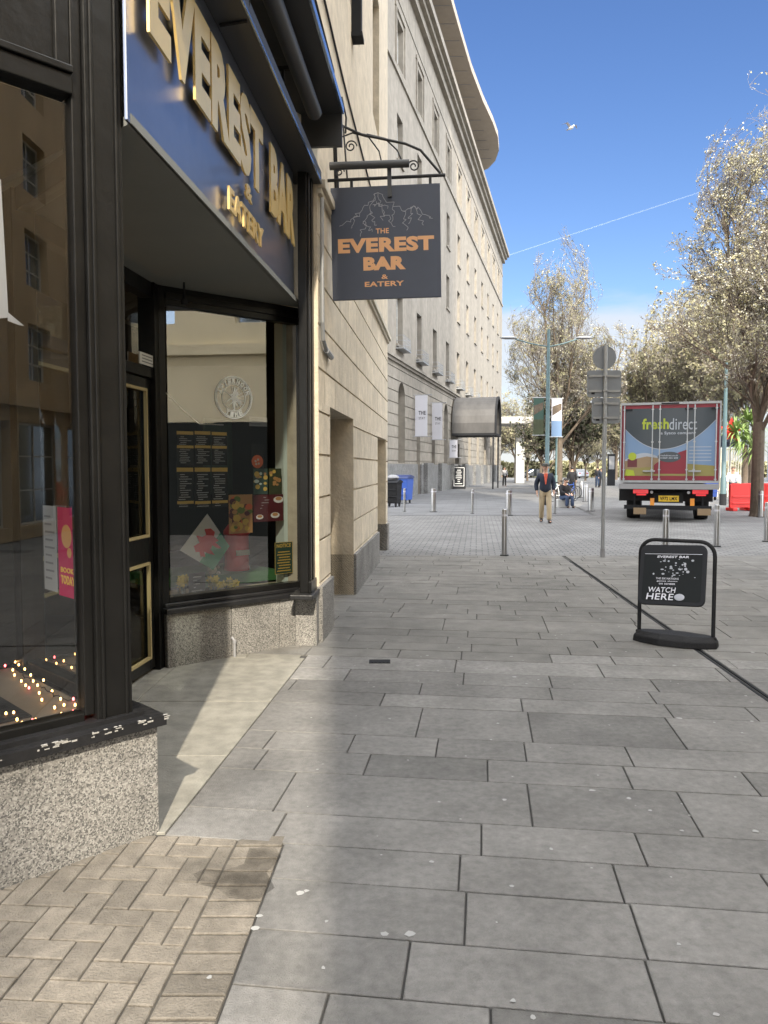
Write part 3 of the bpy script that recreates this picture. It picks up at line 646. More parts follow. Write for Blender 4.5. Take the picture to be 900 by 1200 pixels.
f.box(0, 4.70, .07, .15, SZ+.06, SZ+.10)
f.box(0, 4.70, .055, .16, 3.17, 3.25); f.box(0, 4.70, .04, .17, 3.25, 3.28)
f.box(2.2, 2.28, .07, .15, SZ+.10, 3.17); f.box(0, .1, .05, .17, SZ+.08, 4.42)
f.box(4.40, 4.66, .075, .10, 3.28, 4.3) if False else None
f.box(0, 4.70, .09, .12, 3.28, 4.3)
f.box(0, 4.95, -.02, .2, 4.3, 4.42)
f.box(4.64, 4.70, .07, .092, 3.28, 4.3)
f.M = FR
f.box(.10, .22, .10, .18, SZ+.042, 3.12); f.box(1.16, 1.28, .04, .16, SZ+.042, 3.12); f.box(.2, 1.16, .06, .14, SZ+.042, SZ+.10); f.box(.2, 1.16, .06, .14, 3.0, 3.12)
fr = f.build('bay_frame', M['black'], SH, bevel=.006)
g = MB(FB); g.quad((.1, .105, SZ+.09), (2.2, .105, SZ+.09), (2.2, .105, 3.18), (.1, .105, 3.18)); g.quad((2.28, .105, SZ+.09), (4.71, .105, SZ+.09), (4.71, .105, 3.18), (2.28, .105, 3.18))
g.build('window_glass', M['glass1'], SH)
g = MB(FR); g.quad((.19, .10, SZ+.09), (1.17, .10, SZ+.09), (1.17, .10, 3.02), (.19, .10, 3.02)); g.build('side_glass', M['glassd'], SH)
# second window
WZ0, WZ1 = .53, 2.97
f = MB(FW)
f.box(-.10, .05, .05, .17, .0, 3.12)
f.box(.05, L2-.17, .05, .14, WZ0, WZ0+.05); f.box(.05, L2-.17, .05, .14, WZ1, 3.12); f.box(.05, L2-.17, .035, .05, 3.02, 3.07)
f.box(L2-.17, L2-.10, .03, .16, .5, 3.12)
f.build('window_frame', M['black'], SH, bevel=.005)
g = MB(FW); g.quad((.08, .09, WZ0+.03), (L2-.15, .09, WZ0+.03), (L2-.15, .09, WZ1+.02), (.08, .09, WZ1+.02)); g.build('window_glass', M['glass2'], SH)
# pilaster at the right end of the shop, full height to the fascia
f = MB(FN); f.box(-.30, -.03, .05, .13, .515, 4.42); f.box(-.28, -.23, .03, .05, .6, 4.3); f.box(-.14, -.05, .03, .06, .6, 4.3); f.box(-.32, -.02, .02, .05, .515, .62)
f.build('pilaster', M['black'], SH, bevel=.006)
# soffit of the recess and the head behind it
so = MB(); pts = [(K.x-.06, K.y-.03), (Fb.x+.03, Fb.y+.1), (P2b.x-.08, P2b.y-.05), (P2a.x-.1, P2a.y+.02), (-2.12, 6.1), (-2.12, 4.2)]
so.prism(pts, 3.12, 3.16); so.build('recess_soffit', M['soffit_grey'], SH)
# doors: two leaves and a transom above them
f = MB(FD); f.box(0, LD, .0, .1, 2.36, 2.44); f.box(0, LD, .0, .1, 3.0, 3.12); f.box(-.1, .03, -.02, .12, 0, 3.12); f.box(LD-.05, LD+.04, -.02, .12, 0, 3.12); f.box(LD/2-.02, LD/2+.02, .01, .08, 2.44, 3.0)
f.build('door_frame', M['black'], SH, bevel=.004)
g = MB(FD); g.quad((0.03, .05, 2.43), (LD, .05, 2.43), (LD, .05, 3.01), (.03, .05, 3.01)); g.build('transom_glass', M['glass2'], SH)
for k in range(2):
    a = .03+k*(LD-.08)/2; b = a+(LD-.08)/2-.005
    d = MB(FD); st_ = .10
    d.box(a, a+st_, .02, .07, .03, 2.35); d.box(b-st_, b, .02, .07, .03, 2.35); d.box(a+st_, b-st_, .02, .07, .03, .12); d.box(a+st_, b-st_, .02, .07, .90, 1.10); d.box(a+st_, b-st_, .02, .07, 2.27, 2.35)
    do = d.build('door', M['black'], SH, bevel=.003)
    gb = MB(FD)
    for (z0, z1) in ((.12, .90), (1.10, 2.27)):
        t = .022; x0, x1 = a+st_, b-st_
        gb.box(x0, x1, .005, .03, z0, z0+t); gb.box(x0, x1, .005, .03, z1-t, z1); gb.box(x0, x0+t, .005, .03, z0+t, z1-t); gb.box(x1-t, x1, .005, .03, z0+t, z1-t)
    gb.build('gold_bead', M['gold_paint'], do)
    gg = MB(FD)
    for (z0, z1) in ((.12, .90), (1.10, 2.27)): gg.quad((a+st_, .045, z0), (b-st_, .045, z0), (b-st_, .045, z1), (a+st_, .045, z1))
    gg.build('door_glass', M['glassd'], do)
    h = MB(FD); x = (b-.05) if k == 0 else (a+.05); h.tube([(x, .02, .92), (x, -.05, .94), (x, -.05, 1.22), (x, .02, 1.24)], .012); h.build('door_handle', M['steel'], do, True)
# fascia
f = MB(FF)
n = 14; pr = [(0, 3.12), (0, 4.22)]
f.slab([(.0, 3.12), (LF, 3.12), (LF, 4.24), (0, 4.24)], 0, .016)
fas = f.build('fascia', M['navy'], SH, bevel=.004)
lt = MB(FF)
def ftext(body, y0, y1, z0, z1, bold=.05, dep=.014, yy=-.028):
    # place words by how far along the street they stand
    sa_, sb_ = (y0-Fa.y)/math.cos(af), (y1-Fa.y)/math.cos(af)
    text(lt, body, sa_, sb_, z0, z1, yy, dep, bold)
ftext('EVEREST', 3.50, 5.62, 3.56, 4.07)
ftext('BAR', 5.86, 6.78, 3.56, 4.07)
ftext('&', 5.13, 5.30, 3.42, 3.52, .03)
ftext('EATERY', 4.74, 5.62, 3.21, 3.35, .04)
lt.build('gold_lettering', M['gold'], fas)
sp = MB(FF)
for i in range(26):
    x = .25+i*.12; pass
ml = MB(FF)
def polyline(mb, pts, y, wdt=.004):
    for i in range(len(pts)-1):
        a, b = Vector(pts[i]), Vector(pts[i+1]); d = (b-a).normalized(); n_ = Vector((-d.y, d.x))*wdt/2
        q = [a-n_, b-n_, b+n_, a+n_]
        mb.slab([(v.x, v.y) for v in q], y-.0015, y)
rm = random.Random(5)
def mountain(mb, x0, x1, z0, z1, y, wd):
    # fractured ridge lines climbing to one summit, as on the sign
    W, H = x1-x0, z1-z0
    def pt(u, v): return (x0+u*W, z0+v*H)
    def jag(a, b, n=9, amp=.03):
        out = []
        for i in range(n+1):
            t = i/n; out.append((a[0]+(b[0]-a[0])*t+rm.uniform(-amp, amp)*(0 < i < n), a[1]+(b[1]-a[1])*t+rm.uniform(-amp, amp)*1.6*(0 < i < n)))
        return [pt(*q) for q in out]
    ridges = [((0, .25), (.22, .55)), ((.22, .55), (.42, 1)), ((.42, 1), (.68, .55)), ((.68, .55), (.80, .66)), ((.80, .66), (1, .35)),
              ((.42, 1), (.30, .45)), ((.42, 1), (.47, .35)), ((.47, .6), (.60, .2)), ((.30, .45), (.22, .0)), ((.33, .6), (.40, .25)), ((.58, .7), (.56, .3)), ((.80, .66), (.74, .25)), ((.80, .66), (.90, .2)), ((.22, .55), (.12, .2)), ((.68, .55), (.72, .1)), ((.40, .8), (.52, .62)), ((.36, .72), (.46, .74)), ((.25, .35), (.35, .1))]
    for a, b in ridges: polyline(mb, jag(a, b), y, wd)
mountain(ml, 1.55, 2.45, 3.6, 4.14, -.003, .006)
ml.build('mountain_drawing', M['pale_line'], fas)
# ledge over the fascia
f = MB(FF); f.box(-.05, LF+.32, -.2, .05, 4.245, 4.36); f.box(-.05, LF+.32, -.17, .05, 4.36, 4.42); f.build('ledge', M['darkpanel'], SH)
f = MB(FF); f.box(-.05, LF+.32, -.212, -.201, 4.245, 4.262); f.build('ledge_trim', M['edge'], SH)
# building over the shop
ub = thing('corner_building', 'cream stone upper storeys standing above the bar shopfront', 'building', (-2, 5, 0))
B1 = FB @ Vector((5, .1, 0)); B0 = FB @ Vector((-3, .1, 0)); B2 = FN @ Vector((-.0, .001, 0))
f = MB(); 
pts = [(B1.x, B1.y), (Fa.x+.02, Fa.y+.05), (Fb.x-.0, Fb.y), (B2.x, B2.y), (B2.x-14, B2.y+1.1), (B0.x-9, B0.y+8), (B0.x, B0.y)]
f.prism(pts, 4.43, 18.0); f.build('wall', M['stone_smooth'], ub)
f = MB(FB); f.box(-3, 0, .02, .3, 0, 4.43); f.build('side_wall', M['stone_smooth'], ub)
# room behind the glass
rmx = MB()
rp_ = [(-1.16, 3.42), (-2.03, 4.3), (-1.9, 6.3), (-.85, 7.3), (-.9, 11.5), (-8.5, 11.5), (-8.5, 1), (-4.6, .0)]
rmx.add([(p[0], p[1], .0) for p in rp_], [tuple(range(len(rp_)))])
rmx.build('floor', M['interior_floor'], ub)
c_ = MB(); c_.add([(p[0], p[1], 3.15) for p in rp_], [tuple(range(len(rp_)))]); c_.build('ceiling', M['interior'], ub)
wl = MB(); pp = [(-.72, 7.5), (-.9, 11.5), (-8.5, 11.5), (-8.5, 1), (-4.6, .0)]
for i in range(len(pp)-1):
    a, b = pp[i], pp[i+1]; wl.quad((a[0], a[1], 0), (b[0], b[1], 0), (b[0], b[1], 3.15), (a[0], a[1], 3.15))
wl.build('inner_wall', M['interior'], ub)
# ================================================================== THINGS IN THE BAY
nB = (FB.to_3x3() @ Vector((0, 1, 0))); nW = (FW.to_3x3() @ Vector((0, 1, 0))); nD = FD.to_3x3() @ Vector((0, 1, 0)); nR = FR.to_3x3() @ Vector((0, 1, 0))
def onW(px, py, d): v = FW.inverted() @ hit(px, py, FW @ Vector((0, d, 0)), nW); return v.x, v.z
def onB(px, py, d): v = FB.inverted() @ hit(px, py, FB @ Vector((0, d, 0)), nB); return v.x, v.z
def onR(px, py, d): v = FR.inverted() @ hit(px, py, FR @ Vector((0, d, 0)), nR); return v.x, v.z
p = MB(FB); p.prism([(.1, .151), (4.80, .151), (4.80, 1.22), (.1, 1.22)], .52, .565)
solo(p, 'display_shelf', M['shelf'], 'pale boarded display shelf inside the bay window with fairy lights on it', 'display shelf')
mc = FB.inverted() @ G(37, 838, .575); mc.y = max(mc.y, .2)
p = MB(FB); p.box(mc.x-1.5, mc.x, mc.y, mc.y+.62, .567, .575)
for i in range(31): p.box(mc.x-1.48+i*.047, mc.x-1.465+i*.047, mc.y+.02, mc.y+.6, .575, .579)
solo(p, 'ribbed_mat', M['rubber'], 'black ribbed rubber mat lying on the bay display shelf', 'mat')
# fairy lights on a wire along the shelf
fl = thing('fairy_lights', 'string of glowing warm and red fairy lights trailing over the bay shelf', 'fairy lights', tuple(G(60, 830, .57)))
pts = [(8, 862), (30, 850), (60, 846), (80, 836), (92, 833), (97, 824), (80, 820), (60, 815), (48, 806), (40, 800), (30, 796), (22, 787), (14, 779), (24, 775), (8, 780), (-6, 782), (-30, 790)]
path = []
rf = random.Random(2)
for i in range(len(pts)-1):
    for k in range(5):
        t = k/5; q = G(pts[i][0]+(pts[i+1][0]-pts[i][0])*t+rf.uniform(-2, 2), pts[i][1]+(pts[i+1][1]-pts[i][1])*t+rf.uniform(-1.5, 1.5), .572)
        q.z += rf.uniform(0, .012); l_ = FB.inverted() @ q
        if l_.y < .18: q = FB @ Vector((l_.x, .18, l_.z))
        path.append(q)
mb = MB(); mb.tube(path, .0026, 4); mb.build('wire', M['rubber'], fl)
bm1 = MB(frame(fl)); bm1.ball((0, 0, 0), .0052, .0052, .008, 8, 5)
b0 = {}
for i, (px, py) in enumerate([(56, 852), (87, 845), (75, 826), (88, 826), (95, 830), (49, 820), (61, 810), (46, 812), (30, 803), (34, 806), (39, 798), (25, 798), (36, 791), (29, 784), (22, 779), (18, 776), (23, 774), (15, 785), (6, 780), (51, 797), (86, 819), (71, 819), (94, 838), (7, 862), (38, 844), (20, 843), (7, 836), (16, 835), (-12, 850), (-20, 785), (17, 791), (44, 803), (64, 829), (27, 848)]):
    red_ = i in (4, 9, 18, 23, 24, 20, 22, 28); key = 'fairyred' if red_ else 'fairy'
    q = G(px, py, .58); l_ = FB.inverted() @ q
    if l_.y < .19: q = FB @ Vector((l_.x, .19, l_.z))
    if key not in b0:
        o = bm1.build('bulb', M[key], fl); b0[key] = o
    else:
        o = b0[key].copy(); COL.objects.link(o); o.parent = fl
    o.location = wm(fl).inverted() @ q
# posters on the side glass
def card(name, fr_, on, d, px0, py0, px1, py1, base, label, cat, draw=None, t=.003, face=1):
    x0, z1 = on(px0, py0, d); x1, z0 = on(px1, py1, d)
    mb = MB(fr_); mb.box(x0, x1, d, d+t, z0, z1)
    c = fr_ @ Vector(((x0+x1)/2, d, z0))
    o = solo(mb, name, M[base], label, cat, origin=c)
    if draw:
        for key, fn in draw.items():
            m2 = MB(fr_); fn(m2, x0, x1, z0, z1, d-.0006)
            nm, mk = key
            m2.build(nm, M[mk], o)
    return o
def lines(n, a=.1, b=.9, top=.92, bot=.1, th=.25, jitter=.3, seed=1):
    def fn(mb, x0, x1, z0, z1, y):
        r = random.Random(seed)
        for i in range(n):
            z = z0+(z1-z0)*(bot+(top-bot)*(i+.5)/n); h = (z1-z0)*(top-bot)/n*th
            xa = x0+(x1-x0)*(a+r.random()*jitter*.3); xb = x0+(x1-x0)*(b-r.random()*jitter)
            mb.box(xa, xb, y-.0006, y, z-h/2, z+h/2)
    return fn
# seen through the bay: sheets hung side by side on the door side of the return glass
FR2o = FR @ Vector((1.28, 0, 0)); FR2 = FM(FR2o.x, FR2o.y, PI-Q)
def onR2(px, py, d): v = FR2.inverted() @ hit(px, py, FR2 @ Vector((0, d, 0)), nR); return v.x, v.z
card('poster', FR2, onR2, -.13, 67, 594, 90, 703, 'pink', 'magenta poster with yellow lettering hanging on the bay side glass', 'poster',
     {('lettering', 'pinkt'): lambda mb, x0, x1, z0, z1, y: (text(mb, 'BOOK', x0+(x1-x0)*.14, x1-(x1-x0)*.12, z0+(z1-z0)*.27, z0+(z1-z0)*.33, y, .001, .03), text(mb, 'TODAY', x0+(x1-x0)*.14, x1-(x1-x0)*.08, z0+(z1-z0)*.14, z0+(z1-z0)*.24, y, .001, .03)),
      ('picture', 'food2'): lambda mb, x0, x1, z0, z1, y: (mb.disc(((x0+x1)/2, y, z0+(z1-z0)*.68), (x1-x0)*.28, t=.001), mb.disc(((x0+x1)/2+.03, y, z0+(z1-z0)*.5), (x1-x0)*.12, t=.001))})
card('poster', FR2, onR2, -.128, 50, 592, 67, 694, 'paper', 'grey plastic sleeved sheet to the left of the magenta poster', 'poster', {('print', 'paper2'): lines(9)})
card('poster', FR2, onR2, -.128, 90, 596, 110, 716, 'paper', 'upper grey printed sheet to the right of the magenta poster', 'poster', {('print', 'paper2'): lines(16, seed=3)})
card('poster', FR2, onR2, -.132, 93, 717, 110, 822, 'paper', 'lower pinkish grey list hanging beneath another sheet near the corner post', 'poster', {('print', 'paper2'): lines(6, th=.1, jitter=0, seed=4)})
# corner of a white hanging banner inside the bay glass
mb = MB(FB)
q = [onB(-70, 205, .16), onB(1, 210, .16), onB(10, 372, .16), onB(-70, 380, .16)]
mb.slab([(a, b) for a, b in reversed(q)], .16, .165); q2 = [onB(9, 366, .158), onB(28, 382, .158), onB(22, 381, .158), onB(9, 376, .158)]; mb.slab([(a, b) for a, b in reversed(q2)], .155, .158)
solo(mb, 'hanging_banner', M['offwhite'], 'white cloth banner with a loose tie hanging inside the bay glass', 'banner')
# seats and tables in the room
def table(x, y, label):
    t = thing('bar_table', label, 'table', (x, y, 0)); m = MB(frame(t)); m.lathe([(.36, .72), (.37, .735), (.36, .75)], (0, 0, 0), 24); m.build('tabletop', M['wood'], t)
    m = MB(frame(t)); m.lathe([(.2, 0), (.2, .02), (.03, .05), (.03, .72)], (0, 0, 0), 16); m.build('pedestal', M['iron'], t); return t
def stool(x, y, rz, label):
    t = thing('bar_chair', label, 'chair', (x, y, 0), rz, 'upholstered bar chairs'); m = MB(frame(t)); m.box(-.21, .21, -.21, .21, .42, .5); m.build('seat', M['fabric_red'], t, bevel=.02)
    m = MB(frame(t)); m.box(-.21, .21, .17, .23, .5, .92); m.build('backrest', M['fabric_red'], t, bevel=.02)
    for a in (-1, 1):
        for b in (-1, 1): m = MB(frame(t)); m.tube([(a*.18, b*.18, .42), (a*.2, b*.2, 0)], [.02, .014], 6); m.build('leg', M['wood'], t)
table(-3.6, 4.9, 'round dark bar table standing behind the bay window'); stool(-3.05, 5.3, 2.6, 'dark red bar chair by the round table behind the bay'); stool(-4.2, 4.5, 1.2, 'dark red bar chair on the far side of the round table')
table(-2.6, 8.6, 'round dark bar table deep behind the menu window'); stool(-3.1, 8.2, .4, 'dark red bar chair deep in the room behind the menu window')
# bar counter with bottles
t = thing('bar_counter', 'dark wooden bar counter along the back of the room', 'counter', (-6.6, 8, 0)); m = MB(frame(t)); m.box(-.35, .3, -2.5, 2.5, 0, 1.05); m.build('cabinet', M['wood'], t); m = MB(frame(t)); m.box(-.42, .38, -2.6, 2.6, 1.05, 1.1); m.build('worktop', M['fabric_red'], t)
# a lit wall lamp
def wall_lamp(x, y, z, label):
    t = thing('wall_lamp', label, 'lamp', (x, y, z), 0, 'lit wall lamps in the bar'); m = MB(frame(t)); m.lathe([(.035, 0), (.05, .05), (.03, .1)], (0, 0, 0), 12); m.build('lamp_shade', M['lampglow'], t, True); m = MB(frame(t)); m.tube([(0, 0, 0), (-.03, .03, -.05), (-.06, .08, 0)], .008, 6); m.build('bracket', M['gold_paint'], t)
v = at(97, 467, 6.6); wall_lamp(v.x, v.y, v.z, 'glowing wall lamp seen high through the bay glass beside the door frame')
v = at(23, 468, 7.8); wall_lamp(v.x, v.y, v.z, 'glowing wall lamp farther left and deeper in the room')
# ------------------------------------------------ the second window's display
m = MB(FW); m.prism([(.08, .15), (L2-.18, .15), (L2-.18, .62), (.08, .62)], .48, .535)
solo(m, 'window_shelf', M['beige'], 'pale window shelf inside the menu window', 'shelf')
m = MB(FW); m.prism([(.55, .42), (L2-.18, .42), (L2-.18, 1.2), (.2, 1.2), (.2, .62), (.55, .62)], .56, .66)
solo(m, 'raised_shelf', M['green'], 'raised green topped shelf behind the flowers in the menu window', 'shelf')
v = onW(333, 560, .3)[0]
m = MB(FW); m.box(v-.10, v+.12, .16, .3, .54, 3.0); solo(m, 'window_column', M['teal_col'], 'pale green column at the right side of the menu window', 'column')
def rectW(x0, y0, x1, y1, d): a, b = onW(x0, y0, d); c, e = onW(x1, y1, d); return a, c, e, b
# menus
mn = [(207, 505, 227, 545), (228, 505, 247, 545), (248, 506, 266, 545), (207, 548, 227, 596), (228, 548, 247, 596), (248, 548, 267, 595)]
pos = ['top left', 'top middle', 'top right', 'bottom left', 'bottom middle', 'bottom right']
for i, (a, b, c, d) in enumerate(mn):
    def dr(mb, x0, x1, z0, z1, y): mb.box(x0, x1, y-.0008, y, z1-(z1-z0)*.10, z1); mb.box(x0, x1, y-.0008, y, z0+(z1-z0)*(.5 if i < 3 else .12), z0+(z1-z0)*(.58 if i < 3 else .19))
    o = card('menu_card', FW, onW, .11, a, b, c, d, 'menu', f'black food menu with gold bands, {pos[i]} of the six in the menu window', 'menu', {('band', 'menuy'): dr, ('print', 'menut'): lines(15, .08, .92, .86, .04, .35, .5, i)})
    o['group'] = 'menus taped inside the window'
def blobs(keys, n, seed, rad=(.08, .22), zone=(.0, 1)):
    def mk(which):
        def fn(mb, x0, x1, z0, z1, y):
            r = random.Random(seed)
            for i in range(n):
                cx = x0+(x1-x0)*(.12+.76*r.random()); cz = z0+(z1-z0)*(zone[0]+(zone[1]-zone[0])*(.12+.76*r.random())); rr = (x1-x0)*r.uniform(*rad)*.9
                rr = min(rr, cx-x0, x1-cx, cz-z0, z1-cz)
                k = r.randrange(len(keys))
                if k == which and rr > .004: mb.disc((cx, y-.0004*(i % 5), cz), rr, t=.001, n=10+i % 5, rz=rr*r.uniform(.6, 1))
        return fn
    return {('picture', k): mk(j) for j, k in enumerate(keys)}
o = card('food_poster', FW, onW, .112, 268, 580, 296, 624, 'food2', 'colourful photo poster of curries and kebabs below the menus', 'poster', blobs(['food1', 'food3', 'menuy', 'food2', 'tmaroon'], 46, 4))
def coffee(mb, x0, x1, z0, z1, y):
    w_, h_ = x1-x0, z1-z0
    for cx, cz, r_ in ((.84, .80, .17), (.72, .22, .15), (.2, .18, .12)): mb.disc((x0+w_*cx, y, z0+h_*cz), w_*r_, t=.001, rz=w_*r_*.55)
def coffee2(mb, x0, x1, z0, z1, y):
    w_, h_ = x1-x0, z1-z0
    for cx, cz, r_ in ((.84, .84, .11), (.72, .25, .10), (.2, .2, .08)): mb.disc((x0+w_*cx, y-.001, z0+h_*cz), w_*r_, t=.001, rz=w_*r_*.5)
card('coffee_poster', FW, onW, .112, 297, 580, 332, 610, 'tmaroon', 'dark poster with white coffee cups to the right of the food poster', 'poster', {('cup', 'white'): coffee, ('coffee', 'food2'): coffee2, ('print', 'menut'): lines(5, .25, .6, .95, .45, .2, .4, 8)})
card('cocktail_poster', FW, onW, .114, 297, 549, 314, 579, 'greenwall', 'small dark green poster of plates above the coffee poster', 'poster', blobs(['menuy', 'food2', 'teal_col'], 12, 9, (.1, .2)))
card('cocktail_poster', FW, onW, .114, 315, 549, 330, 579, 'darkleaf', 'small dark poster at the right end above the coffee poster', 'poster', blobs(['food2', 'menuy'], 9, 12, (.1, .2)))
card('dish_poster', FW, onW, .114, 294, 520, 309, 549, 'menu', 'black poster with a round dish hanging under the small notice', 'poster', {('dish', 'food1'): lambda mb, x0, x1, z0, z1, y: mb.disc(((x0+x1)/2, y, z0+(z1-z0)*.28), (x1-x0)*.45, t=.001), ('garnish', 'cream'): lambda mb, x0, x1, z0, z1, y: [mb.disc((x0+(x1-x0)*a, y-.001, z0+(z1-z0)*b), (x1-x0)*.08, t=.001, n=8) for a, b in ((.35, .3), (.6, .2), (.55, .36), (.4, .18))]})
card('small_notice', FW, onW, .112, 292, 488, 313, 500, 'paper', 'small grey notice stuck high on the menu window', 'notice', {('print', 'paper2'): lines(3)})
def notice(mb, x0, x1, z0, z1, y):
    w_, h_ = x1-x0, z1-z0
    text(mb, 'NOTICE', x0+.1*w_, x1-.1*w_, z1-.17*h_, z1-.05*h_, y, .001, .03)
    for i in range(8): mb.box(x0+w_*(.12+.05*(i % 3)), x1-w_*(.12+.05*(i % 2)), y-.001, y, z0+h_*(.08+.085*i), z0+h_*(.11+.085*i))
    for a, b in ((0, .02), (.98, 1)): mb.box(x0+w_*a, x0+w_*b, y-.001, y, z0, z1)
    mb.box(x0, x1, y-.001, y, z0, z0+.02*w_); mb.box(x0, x1, y-.001, y, z1-.02*w_, z1)
card('notice_board', FW, onW, .112, 322, 636, 343, 671, 'greenwall', 'dark green notice board with pale lettering at the bottom right of the menu window', 'notice', {('lettering', 'menuy'): notice})
card('chalk_card', FW, onW, .17, 221, 672, 241, 700, 'menu', 'little black chalk card standing among the daffodils', 'card', {('print', 'menut'): lines(6, .15, .85, .9, .1, .3, .6, 2)})
x0, x1, z0, z1 = rectW(268, 500, 297, 580, .5)
m = MB(FW); m.box(x0-.02, x1+.02, .92, .96, z0, z1+.1); so_ = solo(m, 'wall_board', M['greenwall'], 'dark green board on the wall behind the posters', 'board')
# frosted round decal on the glass
(cx, cz) = onW(274, 466, .085); rr = abs(onW(295, 466, .085)[0]-cx)
m = MB(FW)
m.ring((cx, .085, cz), rr, .006, 40, 4, 'y'); m.ring((cx, .085, cz), rr*.93, .003, 40, 4, 'y'); m.ring((cx, .085, cz), rr*.64, .004, 32, 4, 'y')
def arc_text(mb, body, cx, cz, r, a0, a1, h, y, flip=False):
    n = len(body)
    for i, chh in enumerate(body):
        if chh == ' ': continue
        a = a0+(a1-a0)*(i+.5)/n
        t2 = MB(); text(t2, chh, -h*.4, h*.4, -h/2, h/2, 0, .001, .05)
        rot = (a-PI/2) if not flip else (a+PI/2)
        ca, sa = math.cos(rot), math.sin(rot); px, pz = cx+r*math.cos(a), cz+r*math.sin(a)
        mb.add([(px+ca*v.x-sa*v.z, y+v.y, pz+sa*v.x+ca*v.z) for v in t2.v], t2.f)
arc_text(m, 'AFTERNOON', cx, cz, rr*.79, R(170), R(10), rr*.22, .083); arc_text(m, 'TIME', cx, cz, rr*.79, R(235), R(305), rr*.24, .083, True)
for i in range(9):
    a = rnd.uniform(0, 2*PI); b = a+rnd.uniform(1, 2.6); polyline(m, [(cx+math.cos(a)*rr*.55, cz+math.sin(a)*rr*.55), (cx+rnd.uniform(-.03, .03), cz+rnd.uniform(-.03, .03)), (cx+math.cos(b)*rr*.5, cz+math.sin(b)*rr*.5)], .084, .006)
polyline(m, [(cx, cz-rr*.6), (cx+.01, cz-rr*.1), (cx-.03, cz+.02), (cx+.04, cz+.05), (cx+.01, cz-.02)], .084, .014)
solo(m, 'window_decal', M['decal'], 'round frosted line drawing decal high on the menu window glass', 'decal')
# flag with a red dragon, hung askew
FWi = FW
def pw(px, py, d=.32): return onW(px, py, d)
t = thing('hanging_flag', 'white and green flag with a red dragon hanging askew in the menu window', 'flag', tuple(FW @ Vector((pw(240, 665)[0], .32, pw(240, 668)[1]))))
A_, B_, C_, D_ = pw(243, 602), pw(269, 640), pw(250, 668), pw(211, 645)
mid1 = ((A_[0]*.42+B_[0]*.58), (A_[1]*.42+B_[1]*.58)); mid2 = ((D_[0]*.42+C_[0]*.58), (D_[1]*.42+C_[1]*.58))
m = MB(FW); m.slab([A_, D_, mid2, mid1], .32, .325); m.build('upper_field', M['flagwhite'], t)
m = MB(FW); m.slab([mid1, mid2, C_, B_], .32, .325); m.build('lower_field', M['flaggreen'], t)
m = MB(FW)
dr_ = [(.15, .30), (.28, .18), (.34, .30), (.45, .25), (.52, .10), (.60, .28), (.75, .22), (.84, .34), (.78, .42), (.86, .52), (.80, .62), (.70, .52), (.66, .66), (.58, .80), (.54, .62), (.42, .60), (.36, .78), (.27, .84), (.30, .62), (.18, .66), (.22, .5), (.12, .44)]
def uv(u, v): return (A_[0]*(1-u)*(1-v)+D_[0]*u*(1-v)+B_[0]*(1-u)*v+C_[0]*u*v, A_[1]*(1-u)*(1-v)+D_[1]*u*(1-v)+B_[1]*(1-u)*v+C_[1]*u*v)
m.slab([uv(a, b) for a, b in dr_], .317, .32); m.build('dragon', M['dragonred'], t)
m = MB(FW); a, b = pw(200, 480, .2), pw(270, 495, .2)
m.tube([(pw(192, 458, .15)[0], .15, pw(192, 458, .15)[1]), (pw(214, 480, .18)[0], .18, pw(214, 480, .18)[1]), (pw(234, 497, .2)[0], .2, pw(234, 497, .2)[1]), (pw(262, 498, .2)[0], .2, pw(262, 498, .2)[1])], .004, 5)
solo(m, 'loose_wire', M['white'], 'thin white wire sagging across the upper left of the menu window', 'wire')
# money box shaped like a pillar box
x0, x1, z0, z1 = rectW(268, 625, 293, 665, .6); c = (x0+x1)/2; r_ = (x1-x0)/2; z0 = .66
t = thing('pillar_box_tin', 'red tin in the shape of a pillar box behind the food poster', 'tin', tuple(FW @ Vector((c, .65, z0))))
m = MB(FW); m.lathe([(r_*1.05, 0), (r_*1.05, .03), (r_, .04), (r_, .34), (r_*1.1, .35), (r_*1.1, .38), (r_*.7, .44), (.001, .46)], (c, .65, z0), 24); m.build('body', M['postred'], t, True)
m = MB(FW); m.box(c-r_*.6, c+r_*.6, .65-r_*1.02, .65-r_*.9, z0+.15, z0+.2); m.build('label_plate', M['white'], t)
# teddy
(tx, tz) = onW(252, 663, .45); 
t = thing('teddy_bear', 'small white teddy bear sitting by the flag', 'teddy bear', tuple(FW @ Vector((tx, .5, .66))))
tm = MB(FW); s_ = .85
tm.ball((tx, .5, .66+.055*s_), .05*s_, .045*s_, .055*s_); tm.ball((tx, .49, .66+.135*s_), .042*s_)
for a in (-1, 1): tm.ball((tx+a*.034*s_, .49, .66+.17*s_), .016*s_); tm.ball((tx+a*.045*s_, .46, .66+.02*s_), .02*s_, .035*s_, .018*s_); tm.ball((tx+a*.052*s_, .47, .66+.08*s_), .016*s_, .025*s_, .016*s_)
tm.ball((tx, .452, .66+.125*s_), .016*s_); tm.build('body', M['skin2'], t, True)
m = MB(FW)
for a in (-.014, .014): m.ball((tx+a, .45, .66+.148*s_), .005)
m.ball((tx, .438, .66+.13*s_), .006); m.build('face', M['rubber'], t)
